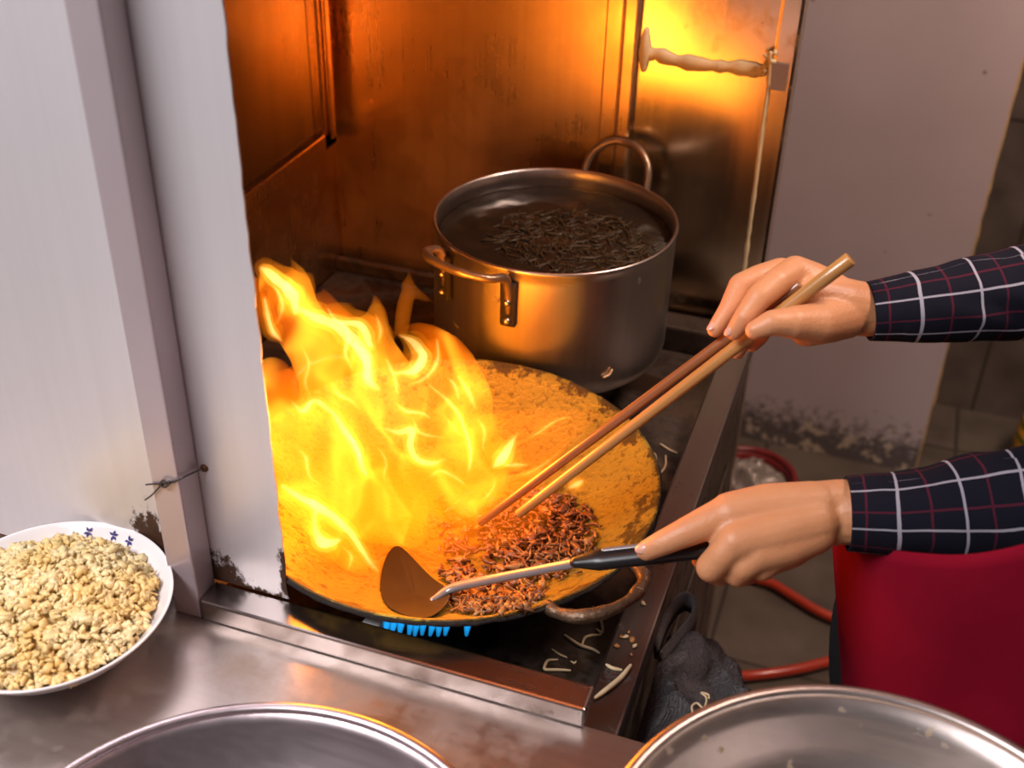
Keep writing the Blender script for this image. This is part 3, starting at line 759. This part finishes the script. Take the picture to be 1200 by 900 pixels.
# ------------------------------------------------------------------ HOSE, BASKET, STRIPED BAG
hp_ = [(812, 610, .06), (845, 655, .02), (880, 676, .014), (905, 684, .014), (930, 699, .014), (962, 718, .014), (1010, 738, .014), (1030, 755, .014), (985, 771, .014), (930, 785, .014), (875, 792, .014), (845, 790, .03), (820, 790, .07)]
bm = bmesh.new(); tube(bm, spline([tuple(atz(x, y, z)) for x, y, z in hp_], 10), .0095, 12, round_ends=True)
tag(obj('gas_hose', bm, M['hose']), 'glossy red rubber gas hose curling over the floor tiles', 'hose')
bz = .17; bc = atz(880, 556, bz); br = 49*dep(bc)/F
bk_ = thing('basket', 'dark red plastic basket behind the near hand, filled with a crumpled bag', 'basket', (bc.x, bc.y, 0))
bm = bmesh.new(); lathe(bm, densify([(0, .002), (br*.7, .002), (br*.75, .02), (br*.95, bz-.006), (br+.004, bz), (br+.006, bz-.006), (br*.98, bz-.02), (br*.78, .02), (br*.72, 0), (0, 0)]), 48); o = obj('tub', bm, M['redplastic']); o.parent = bk_
bm = bmesh.new(); tube(bm, [((br+.003)*math.cos(2*PI*k/60), (br+.003)*math.sin(2*PI*k/60), bz) for k in range(61)], .006, 10, cap=False); o = obj('rolled_rim', bm, M['redplastic']); o.parent = bk_
bm = bmesh.new(); lathe(bm, [(br*.90*k/22, 0) for k in range(23)]+[(br*.8, -.07), (0, -.08)], 60, (bc.x, bc.y, bz-.018))
for v in bm.verts:
    if v.co.z > bz-.03:
        r = math.hypot(v.co.x-bc.x, v.co.y-bc.y); v.co.z += .030*(1-(r/br)**2)*(1+1.2*(1-2*abs(noise.noise(v.co*26)))*.8)+.008*noise.noise(v.co*70)-.012
tag(obj('crumpled_bag', bm, M['foil'], None, False), 'crumpled greyish plastic bag stuffed in the red basket', 'bag')
gc = atz(1212, 510, .10)
bm = bmesh.new(); pr = [(0, 0), (.05, 0)]
for k in range(40):
    u = k/39; pr.append((.052+.022*math.sin(PI*min(1, u*1.1))+.0035*abs(math.sin(u*PI*8)), .004+.24*u))
pr += [(.03, .25), (0, .252)]
lathe(bm, pr, 40, (gc.x+.03, gc.y, 0))
for v in bm.verts: v.co.x += .10*v.co.z
tag(obj('woven_bag', bm, M['stripe']), 'orange and green striped woven bag on the floor at the right edge', 'bag')

# ------------------------------------------------------------------ PERSON
pn = thing('person', 'person in navy checked shirt and crimson apron, stirring the wok with both hands', 'person', (.2, 1.0, 0))
bm = bmesh.new()
def cap(a, b, ra, rb, seg=16):
    a, b = Vector(a), Vector(b); n = max(2, int((b-a).length/.01))
    tube(bm, [a.lerp(b, k/n) for k in range(n+1)], [ra+(rb-ra)*k/n for k in range(n+1)], seg, round_ends=True)
def chain(pts):
    """pts: (px, py, depth, radius_px)"""
    P = [(atd(x, y, t), r*t/F) for x, y, t, r in pts]
    for (a, ra), (b, rb) in zip(P, P[1:]): cap(a, b, ra, rb)
    return P
# near (left) hand on the spatula
lw = atd(996, 602, 1.055); LE = lw+(atd(1200, 592, 1.04)-lw)*1.62
cap(LE, lw, .041, .029)
for x, y, t, r in ((986, 588, 1.055, 27), (984, 612, 1.055, 26)): chain([(1015, y+2, 1.06, 27), (x, y, t, r), (940, 592+(y-588)*1.25, 1.05, 27)])
chain([(955, 592, 1.05, 29), (900, 597, 1.05, 31), (856, 602, 1.045, 26)])          # index metacarpal
chain([(955, 612, 1.04, 28), (905, 625, 1.035, 29), (866, 634, 1.03, 25)])
chain([(955, 625, 1.04, 25), (920, 640, 1.035, 25), (888, 650, 1.03, 22)])
chain([(950, 628, 1.045, 22), (925, 645, 1.04, 22), (905, 656, 1.04, 18)])
chain([(855, 601, 1.045, 23), (828, 613, 1.044, 20.5), (801, 625, 1.043, 17.5)])        # index finger
chain([(801, 625, 1.043, 17.3), (775, 637, 1.047, 15)]); li = chain([(775, 637, 1.047, 15), (758, 645, 1.052, 12.8)])
chain([(862, 634, 1.028, 22), (847, 650, 1.030, 19), (833, 665, 1.036, 18)]); chain([(833, 665, 1.036, 18), (843, 672, 1.068, 15.5)]); chain([(843, 672, 1.068, 15.5), (862, 660, 1.086, 13.5)])   # middle, curled
chain([(888, 650, 1.028, 20), (872, 664, 1.030, 17), (864, 673, 1.040, 15.5)]); chain([(864, 673, 1.040, 15.5), (876, 672, 1.072, 14)])                # ring
chain([(905, 655, 1.035, 18), (893, 667, 1.035, 14.5)]); chain([(893, 667, 1.035, 14.5), (900, 664, 1.06, 12.5)])                                           # little
chain([(950, 590, 1.075, 24), (905, 606, 1.095, 22), (865, 632, 1.092, 17)]); chain([(865, 632, 1.092, 17), (838, 652, 1.086, 14), (822, 656, 1.080, 12)])   # thumb under the handle
# far (right) hand on the chopsticks
rw = atd(1012, 363, 1.095); RE = rw+(atd(1200, 344, 1.095)-rw)*1.7
cap(RE, rw, .040, .0255)
chain([(1020, 363, 1.095, 31), (985, 356, 1.085, 31), (955, 350, 1.08, 29)])
chain([(975, 345, 1.09, 26), (950, 330, 1.09, 24), (932, 319, 1.085, 20)])           # index metacarpal
chain([(975, 348, 1.11, 26), (940, 332, 1.115, 23), (915, 320, 1.115, 18.5)])
chain([(975, 355, 1.125, 25), (945, 345, 1.135, 22), (922, 335, 1.14, 17)])
chain([(975, 365, 1.12, 24), (945, 362, 1.135, 19), (928, 352, 1.145, 15)])
chain([(932, 318, 1.085, 19), (910, 331, 1.066, 17.5), (890, 348, 1.058, 16)]); chain([(890, 348, 1.058, 15.8), (873, 371, 1.056, 13.5)]); ri = chain([(873, 371, 1.056, 13.5), (860, 389, 1.062, 10.5)])   # index
chain([(915, 319, 1.115, 17.5), (890, 325, 1.105, 15.5), (868, 334, 1.10, 14.5)]); chain([(868, 334, 1.10, 14.5), (855, 362, 1.095, 13)]); rm = chain([(855, 362, 1.095, 13), (838, 386, 1.092, 10)])      # middle
chain([(922, 335, 1.14, 16), (892, 350, 1.145, 14.5), (882, 362, 1.145, 13.5)]); chain([(882, 362, 1.145, 13.5), (872, 394, 1.13, 12)]); chain([(872, 394, 1.13, 12), (864, 412, 1.115, 9.5)])      # ring, under the sticks
chain([(928, 352, 1.145, 14), (902, 372, 1.15, 12.5)]); chain([(902, 372, 1.15, 12.5), (890, 394, 1.14, 11)]); chain([(890, 394, 1.14, 11), (882, 404, 1.13, 9)])
chain([(990, 370, 1.085, 28), (957, 379, 1.055, 25), (930, 378, 1.04, 20)]); chain([(975, 378, 1.08, 24), (945, 388, 1.06, 19)]); chain([(930, 378, 1.04, 19), (905, 378, 1.034, 15.5)]); chain([(905, 378, 1.034, 15.5), (884, 387, 1.036, 11.5)])   # thumb
# arms, trunk, legs, head
LS, RS = Vector((.37, .78, 1.33)), Vector((.37, 1.17, 1.33))
cap(LE, LS, .042, .052); cap(RE, RS, .042, .052)
def ell(c, rx, ry, rz): 
    r = bmesh.ops.create_icosphere(bm, subdivisions=3, radius=1)
    for v in r['verts']: v.co = Vector(c)+Vector((v.co.x*rx, v.co.y*ry, v.co.z*rz))
ell((.25, .98, .76), .10, .14, .15); ell((.30, .98, .90), .09, .14, .17); ell((.335, .98, 1.05), .09, .14, .16); ell((.36, .98, 1.22), .10, .16, .18); cap(LS, RS, .05, .05)
cap((.37, .98, 1.36), (.355, .98, 1.47), .055, .05); ell((.335, .98, 1.57), .092, .074, .115); ell((.245, .98, 1.565), .014, .012, .018)
ell((.34, .905, 1.565), .016, .010, .028); ell((.34, 1.055, 1.565), .016, .010, .028)
for s in (-1, 1):
    cap((.23, .98+.08*s, .76), (.20, .98+.095*s, .47), .085, .056); cap((.20, .98+.095*s, .47), (.27, .98+.10*s, .09), .053, .036); cap((.28, .98+.10*s, .045), (.12, .98+.11*s, .035), .04, .032)
body = under(pn, obj('body', bm, M['skin']))
mod(body, 'REMESH', mode='VOXEL', voxel_size=.0021, use_smooth_shade=True); mod(body, 'SMOOTH', factor=.5, iterations=6)
# fingernails
def nail(tip, prev, outward, r):
    d = (tip-prev).normalized(); n = (outward-d*outward.dot(d)).normalized(); w = d.cross(n)
    bm = bmesh.new(); v = blob(bm, (0, 0, 0), 1, 2, jit=0)
    for q in bm.verts: q.co = tip+d*(.10*r)+n*(r*.90)+d*(q.co.x*r*.72)+w*(q.co.y*r*.60)+n*(q.co.z*r*.16-.22*r*q.co.y**2)
    under(pn, obj('fingernail', bm, M['nail']))
nail(li[-1][0], li[-2][0], up*.62-fwd*.8, li[-1][1]); nail(ri[-1][0], ri[-2][0], up*.35-fwd*.6-RIGHT*.7, ri[-1][1]); nail(rm[-1][0], rm[-2][0], up*.35-fwd*.6-RIGHT*.7, rm[-1][1])
# shirt
bm = bmesh.new()
def sleeve(pts, rad, seed, uvo):
    p = spline([tuple(q)+(r,) for q, r in zip(pts, rad)], 14)
    def wob(l, a):
        k = min(1, max(0, (l-.03)/.05))
        return 1+k*(.105*noise.noise(Vector((l*26+2.2*math.cos(a), math.sin(a)*1.6, seed)))+.05*noise.noise(Vector((l*9, math.cos(a)*2, math.sin(a)*2+seed))))
    P = [Vector(q[:3]) for q in p]; R = [q[3] for q in p]
    rings = tube(bm, P, R, 40, cap=False, uv=uvo, wob=wob)
    # turned-in cuff
    t = (P[1]-P[0]).normalized(); inner = [bm.verts.new(P[0]+(v.co-P[0])*.93+t*.0) for v in rings[0]]; inn2 = [bm.verts.new(P[0]+(v.co-P[0])*.90+t*.02) for v in rings[0]]
    for s in range(40):
        q = (s+1) % 40; bm.faces.new((rings[0][s], rings[0][q], inner[q], inner[s])); bm.faces.new((inner[s], inner[q], inn2[q], inn2[s]))
lc0 = atd(992, 602, 1.052); lc1 = atd(1065, 602, 1.045); lc2 = atd(1200, 592, 1.04)
sleeve([lc0, lc0.lerp(lc1, .45), lc1, lc2, LE+Vector((.02, 0, 0)), LE.lerp(LS, .5), LS], [.0335, .036, .0385, .053, .062, .068, .072], 1.0, .012)
rc0 = atd(1017, 365, 1.09); rc1 = atd(1085, 358, 1.088); rc2 = atd(1200, 344, 1.095)
sleeve([rc0, rc0.lerp(rc1, .45), rc1, rc2, RE+Vector((.02, 0, 0)), RE.lerp(RS, .5), RS], [.0275, .0305, .0345, .0445, .058, .066, .072], 5.0, .3)
# trunk of the shirt
lay = bm.loops.layers.uv.verify(); rings = []
trunk = [(.66, .215, .125, .165), (.74, .245, .125, .165), (.86, .290, .118, .160), (1.0, .332, .112, .158), (1.15, .358, .115, .180), (1.28, .370, .112, .200), (1.36, .370, .095, .195), (1.41, .368, .070, .12), (1.45, .365, .058, .062)]
tr = spline(trunk, 6)
for z, cx, rx, ry in tr:
    rings.append([bm.verts.new((cx+rx*math.cos(2*PI*s/60)*(1+.03*noise.noise(Vector((s*.5, z*8, 0)))), .98+ry*math.sin(2*PI*s/60)*(1+.03*noise.noise(Vector((s*.5, z*8, 5)))), z)) for s in range(60)])
for i in range(len(rings)-1):
    for s in range(60):
        q = (s+1) % 60; f = bm.faces.new((rings[i][s], rings[i][q], rings[i+1][q], rings[i+1][s]))
        for lp, (a, l) in zip(f.loops, ((s, tr[i][0]), (s+1, tr[i][0]), (s+1, tr[i+1][0]), (s, tr[i+1][0]))): lp[lay].uv = (a*.017, l)
under(pn, obj('shirt', bm, M['plaid']))
# trousers
bm = bmesh.new()
for s in (-1, 1):
    tube(bm, spline([(.225, .98+.075*s, .76), (.195, .985+.085*s, .66), (.185, .98+.095*s, .47), (.27, .98+.10*s, .08)] if s < 0 else [(.21, 1.05, .76), (.130, 1.085, .65), (.135, 1.08, .47), (.25, 1.08, .08)], 8), [.088-.020*k/24 for k in range(25)], 24)
under(pn, obj('trousers', bm, M['trousers']))
for s in (-1, 1):
    bm = bmesh.new(); tube(bm, [(.33, .98+.10*s, .045), (.28, .98+.10*s, .05), (.2, .98+.105*s, .045), (.10, .98+.11*s, .035)], [.042, .047, .045, .036], 16, round_ends=True); under(pn, obj('shoe', bm, M['trousers']))
bm = bmesh.new(); r = bmesh.ops.create_icosphere(bm, subdivisions=4, radius=1)
for v in list(bm.verts):
    v.co = Vector((.345+v.co.x*.098, .98+v.co.y*.082, 1.585+v.co.z*.112))
bmesh.ops.delete(bm, geom=[v for v in bm.verts if v.co.z < 1.55 and v.co.x < .37 or (v.co.x < .275 and v.co.z < 1.62)], context='VERTS')
o = under(pn, obj('hair', bm, M['hair'])); mod(o, 'SOLIDIFY', thickness=.01)
# apron: hangs from the waist, wraps front and left hip
bm = bmesh.new(); nu, nv = 60, 40; G = []
for j in range(nv+1):
    v = j/nv; row = []
    for i in range(nu+1):
        u = i/nu; a = math.radians(158+185*u)       # from the far front edge round to the left hip
        rx = .150-.010*v; ry = .175+.01*v; z = .742+.30*min(1, u*1.15)-(.42+.30*min(1, u*1.15))*v
        fold = 1+.05*math.sin(u*20+v*2)*v+.05*noise.noise(Vector((u*7, v*3, 3)))
        row.append(bm.verts.new(((.172+.085*v)+rx*math.cos(a)*fold, .98+ry*math.sin(a)*fold, z+.012*math.sin(u*9)*v)))
    G.append(row)
for j in range(nv):
    for i in range(nu): bm.faces.new((G[j][i], G[j][i+1], G[j+1][i+1], G[j+1][i]))
o = under(pn, obj('apron', bm, M['apron'])); mod(o, 'SOLIDIFY', thickness=.0025, offset=1)

# ------------------------------------------------------------------ FLAMES (glowing gas, no surface)
def m_flame(name, base, sheet, col, colsheet, soot):
    t = NT(name); c = t.coord()
    w = t.n('VectorMath', {0: t.noise(c, 8, 1)[1], 1: (.5, .5, .5)}, operation='SUBTRACT').outputs[0]
    w = t.n('VectorMath', {0: w, 'Scale': .16}, operation='SCALE').outputs[0]
    p = t.n('VectorMath', {0: t.mapping(c, (1, 1, .55)), 1: w}, operation='ADD').outputs[0]
    n2 = t.noise(p, 11, 1)[0]
    q = t.math('DIVIDE', t.math('SUBTRACT', n2, .5), .030)
    sh = t.math('POWER', 2.718, t.math('MULTIPLY', t.math('MULTIPLY', q, q), -1.0))
    n3 = t.noise(p, 5, 1)[0]
    bs = t.math('MULTIPLY', t.ramp(n3, [(.34, .30), (.58, 1.0)]), base)
    e1 = t.n('Emission', {'Color': (*col, 1), 'Strength': bs}).outputs[0]
    e2 = t.n('Emission', {'Color': (*colsheet, 1), 'Strength': t.math('MULTIPLY', sh, sheet)}).outputs[0]
    a = t.n('AddShader', {0: e1, 1: e2}).outputs[0]
    ab = t.n('VolumeAbsorption', {'Color': (0, 0, 0, 1), 'Density': t.math('MULTIPLY', bs, soot/base)}).outputs[0]
    a = t.n('AddShader', {0: a, 1: ab}).outputs[0]
    t.t.links.new(a, t.out.inputs[1])
    try: t.m.cycles.volume_step_rate = .14
    except Exception: pass
    t.m.volume_intersection_method = 'ACCURATE' if hasattr(t.m, 'volume_intersection_method') else t.m.volume_intersection_method
    return t.m
def m_glow(name, k, col):
    t = NT(name); t.t.links.new(t.n('Emission', {'Color': (*col, 1), 'Strength': k}).outputs[0], t.out.inputs[1]); return t.m
M['flame'] = m_flame('flame_gas', 44, 40, (1, .155, .0018), (1, .36, .02), 13)
M['core'] = m_glow('white_hot_gas', 120, (1, .62, .22))
M['sheath'] = m_glow('yellow_hot_gas', 48, (1, .42, .035))
M['veil'] = m_glow('orange_hot_gas', 14, (1, .24, .006))
M['wisp'] = m_glow('thin_flame_gas', 14, (1, .20, .006))
M['haze'] = m_glow('smoky_glow', 6.0, (1, .17, .003))
fi = thing('wok_fire', 'tall orange flames leaping out of the wok beside the steel sheet', 'flames', tuple(WC), kind='stuff')
def flame(name, lobes, m, vox=.006, smooth=6, fuse=True):
    bm = bmesh.new()
    for L in lobes:
        q = spline([(x, y, r, Y) for x, y, r, Y in L], 6) if len(L) > 1 else [L[0], (L[0][0]+1, L[0][1], L[0][2], L[0][3])]
        pts = [aty(x, y, Y) for x, y, r, Y in q]; tube(bm, pts, [max(.0012, r*dep(p)/F) for p, (x, y, r, Y) in zip(pts, q)], 14, round_ends=True)
    o = under(fi, obj(name, bm, m))
    if fuse: mod(o, 'REMESH', mode='VOXEL', voxel_size=vox, use_smooth_shade=True); mod(o, 'SMOOTH', factor=.5, iterations=smooth)
    return o
flame('flame_body', [
    [(405, 475, 46, .93), (374, 412, 36, .92), (342, 366, 32, .90), (320, 332, 20, .90), (307, 306, 5, .90)],
    [(348, 362, 25, .93), (350, 326, 14, .93), (341, 303, 4, .93)], [(350, 345, 15, .92), (375, 336, 3, .92)],
    [(290, 340, 22, .86), (300, 365, 14, .86), (312, 388, 5, .86)],
    [(412, 470, 45, .96), (402, 402, 32, .96), (388, 366, 17, .96), (379, 343, 8, .96)],
    [(445, 450, 48, .97), (437, 402, 26, .97), (442, 365, 13, .98), (437, 343, 4, .98)],
    [(500, 482, 48, .98), (522, 442, 32, .99), (516, 407, 20, .99), (498, 389, 13, .99), (478, 385, 7, .98), (467, 391, 3, .98)],
    [(540, 500, 40, 1.0), (556, 462, 22, 1.01), (540, 415, 13, 1.01), (526, 388, 4, 1.01)],
    [(560, 515, 28, .98), (580, 495, 14, .98), (597, 482, 4, .98)],
    [(572, 552, 15, .93), (589, 528, 11, .93), (607, 507, 3, .93)],
    [(345, 470, 40, .86), (330, 530, 42, .84), (352, 575, 28, .82), (384, 615, 26, .82), (412, 650, 22, .82), (430, 680, 6, .81)],
    [(560, 540, 40, .95), (545, 590, 34, .92), (560, 610, 14, .91)], [(400, 500, 62, .90), (430, 560, 62, .88), (465, 605, 44, .92), (480, 625, 24, .91)],
    [(470, 520, 60, .93), (520, 560, 48, .92), (560, 580, 30, .91), (600, 575, 18, .92), (640, 545, 12, .95), (680, 495, 5, .98)],
    [(320, 440, 24, .84), (318, 480, 30, .84)]], M['flame'])
flame('flame_wisp', [[(470, 388, 9, 1.02), (474, 360, 10, 1.02), (479, 338, 8, 1.02), (479, 320, 3, 1.02)], [(477, 335, 8, 1.02), (492, 346, 6, 1.02), (509, 355, 2, 1.02)]], M['wisp'], .003, 4)
flame('glowing_haze', [[(500, 595, 55, .90), (560, 610, 45, .89), (620, 590, 34, .92)], [(560, 540, 55, .95), (625, 515, 40, 1.0), (700, 485, 10, 1.04)], [(530, 620, 40, .90), (490, 610, 40, .92)]], M['haze'], .008, 8)
FIL = [
    [(307, 315, 4, .90), (326, 329, 9, .90), (343, 346, 9, .905), (346, 368, 3, .91)],
    [(346, 360, 4, .91), (373, 373, 7, .92), (395, 382, 8, .93), (415, 401, 9, .93), (429, 420, 9, .93), (432, 446, 7, .93), (446, 457, 2, .93)],
    [(384, 362, 2, .94), (395, 376, 4, .94), (423, 382, 6, .95), (434, 405, 5, .95)],
    [(340, 468, 1.5, .84), (354, 482, 4, .84), (368, 470, 4, .84), (387, 482, 4, .85), (398, 496, 5, .85), (412, 518, 5, .85), (425, 542, 4, .84), (430, 562, 1.5, .84)],
    [(468, 393, 2, .96), (484, 401, 5, .96), (496, 416, 7, .96), (486, 434, 6, .96), (460, 438, 2, .96)],
    [(512, 398, 2, .97), (513, 420, 3, .97), (500, 442, 3, .97), (478, 452, 1.5, .97)],
    [(448, 501, 1.5, .88), (468, 507, 4, .88), (484, 503, 5, .88), (480, 522, 5, .88), (489, 538, 5, .88), (506, 543, 4, .88), (524, 537, 1.5, .88)],
    [(484, 490, 1.5, .90), (492, 507, 3, .90), (520, 513, 1.5, .90)],
    [(500, 449, 1.5, .94), (523, 468, 3, .94), (538, 487, 3.5, .94), (549, 517, 4, .93), (551, 540, 3, .93), (548, 558, 1.2, .93)],
    [(518, 484, 1.2, .92), (532, 502, 2.5, .92), (541, 512, 1.2, .92)],
    [(330, 569, 3, .80), (353, 584, 6, .80), (376, 595, 7, .795), (397, 610, 6, .79), (417, 633, 5, .785), (431, 656, 4, .78), (444, 670, 2, .78)],
    [(368, 598, 3, .79), (371, 624, 5, .785), (380, 637, 8, .78), (398, 633, 3, .78)],
    [(400, 500, 2, .86), (418, 523, 4.5, .855), (423, 548, 4, .85), (434, 561, 1.2, .85)],
    [(607, 507, 1.5, .91), (594, 528, 6, .91), (586, 540, 6, .91), (577, 548, 2, .91)],
    [(588, 546, 1.5, .90), (604, 545, 3, .90), (626, 544, 1, .90)],
    [(310, 350, 3, .86), (318, 385, 5, .85), (330, 400, 2, .85)],
    [(536, 440, 2, .98), (548, 458, 3.5, .98), (557, 478, 2, .98)],
    [(452, 420, 2, .95), (462, 440, 3.5, .95), (466, 462, 2, .95)],
    [(318, 330, 1.5, .89), (330, 352, 3.5, .89), (328, 372, 2, .89), (318, 384, 1, .89)],
    [(398, 372, 1.2, .95), (408, 392, 3, .95), (405, 415, 3.5, .95), (414, 436, 1.5, .94)],
    [(352, 404, 1.2, .90), (362, 425, 3, .90), (358, 450, 2.5, .89), (366, 468, 1.2, .88)],
    [(440, 368, 1.2, .97), (446, 386, 3, .97), (443, 402, 1.5, .97)],
    [(462, 470, 1.2, .93), (476, 482, 3.2, .92), (494, 484, 3, .92), (508, 494, 1.2, .92)],
    [(344, 520, 1.2, .83), (358, 536, 3.2, .83), (362, 556, 2.5, .82), (376, 570, 1.2, .82)],
    [(440, 520, 1.2, .88), (452, 540, 2.6, .88), (450, 560, 2, .87), (460, 576, 1, .87)],
    [(500, 560, 1, .89), (516, 552, 2.6, .89), (534, 560, 2.4, .89), (552, 574, 1, .90)],
    [(558, 488, 1, .96), (568, 506, 3, .96), (566, 524, 2, .95), (574, 538, 1, .94)],
    [(560, 590, 1, .90), (572, 580, 2.4, .90), (580, 566, 1.6, .91), (578, 556, 1, .91)],
    [(400, 640, 1, .80), (412, 652, 2.6, .80), (408, 668, 1.4, .80)],
    [(520, 440, 1, .97), (532, 450, 3, .97), (538, 468, 2, .97)],
    [(388, 448, 1.2, .88), (396, 462, 3, .88), (412, 470, 2.4, .88), (424, 484, 1, .87)],
    [(610, 520, 1, .95), (632, 506, 2, .97), (654, 492, 2, 1.0), (682, 486, 1, 1.02)],
    [(600, 562, 1, .92), (624, 552, 2, .93), (648, 536, 1.8, .95), (664, 520, 1, .97)],
    [(666, 572, 2, .90), (676, 568, 5, .905), (684, 563, 2, .91)]]
def filaments(name, m, k, vox, sm):
    bm = bmesh.new()
    for i, L in enumerate(FIL):
        q = spline(L, 6); pts = [aty(x, y, Y) for x, y, r, Y in q]
        R = [max(.0009, k*r*dep(p)/F) for p, (x, y, r, Y) in zip(pts, q)]
        tube(bm, pts, R, 16, round_ends=True, flat=(1.15, .9), wob=lambda l, a: 1+.55*noise.noise(Vector((l*60+i*7, math.cos(a)*1.2, math.sin(a)*1.2)))+.35*noise.noise(Vector((l*150, math.cos(a)*2+i, math.sin(a)*2))))
    o = under(fi, obj(name, bm, m)); mod(o, 'REMESH', mode='VOXEL', voxel_size=vox, use_smooth_shade=True); mod(o, 'SMOOTH', factor=.5, iterations=sm)
filaments('flame_core', M['core'], .75, .0016, 4); filaments('flame_sheath', M['sheath'], 1.5, .0022, 5); filaments('flame_veil', M['veil'], 2.9, .0035, 6)

# blue gas flames under the wok
M['gasblue'] = m_glow('blue_gas_flame', 130, (.012, .40, 1))
bf = thing('burner_flame', 'short blue gas flames showing under the wok front edge', 'flames', (WC.x, WC.y, BED), kind='stuff')
bm = bmesh.new()
for k in range(12):
    x = 452+8.6*k+random.uniform(-2, 2)
    if 527 < x < 541: continue
    p = atz(x, 741+random.uniform(0, 3), .694); q = p+Vector((random.uniform(-.002, .002), .012, .022))
    tube(bm, [p, p.lerp(q, .4), p.lerp(q, .8), q], [.0022, .0042, .0034, .001], 8, round_ends=True)
under(bf, obj('flame_jets', bm, M['gasblue']))

# ------------------------------------------------------------------ LIGHT
def lamp(name, typ, loc, power, col, **k):
    l = bpy.data.lights.new(name, typ); l.energy = power; l.color = col
    o = bpy.data.objects.new(name, l); COL.objects.link(o); o.location = loc
    for a, b in k.items(): setattr(l, a, b)
    return o
FL = (1, .31, .025)
for i, (x, y, Y, w) in enumerate(((335, 350, .90, 2.2), (425, 400, .95, 3.0), (490, 420, .97, 2.5), (380, 500, .88, 3.0), (500, 530, .91, 3.0), (370, 560, .87, 1.6), (590, 530, .92, 1.5))):
    lamp('flame_light', 'POINT', aty(x, y, Y), w*.46, FL, shadow_soft_size=.03)
k = lamp('shop_light', 'AREA', (-1.15, -.35, 2.55), 52, (1, .96, .985), shape='RECTANGLE', size=1.3, size_y=.6)
k.rotation_euler = (Vector((-.55, .7, .9))-k.location).to_track_quat('-Z', 'Y').to_euler()
k2 = lamp('warm_wall_fill', 'AREA', (.75, 1.30, 2.5), 38, (1, .73, .61), shape='RECTANGLE', size=.5, size_y=.3)  # added fill lamp out of view, brightens and warms the grey board wall
k2.rotation_euler = (Vector((0, 2.3, .7))-k2.location).to_track_quat('-Z', 'Y').to_euler()
w = bpy.data.worlds.new('world'); S.world = w; w.use_nodes = True
w.node_tree.nodes['Background'].inputs[0].default_value = (.62, .58, .62, 1); w.node_tree.nodes['Background'].inputs[1].default_value = .13

S.view_settings.view_transform = 'Standard'; S.view_settings.look = 'None'; S.view_settings.gamma = 1; S.view_settings.exposure = 0
S.view_settings.use_curve_mapping = False
S.cycles.max_bounces = 8; S.cycles.volume_bounces = 0; S.cycles.sample_clamp_indirect = 6
try: S.cycles.volume_max_steps = 256
except Exception: pass
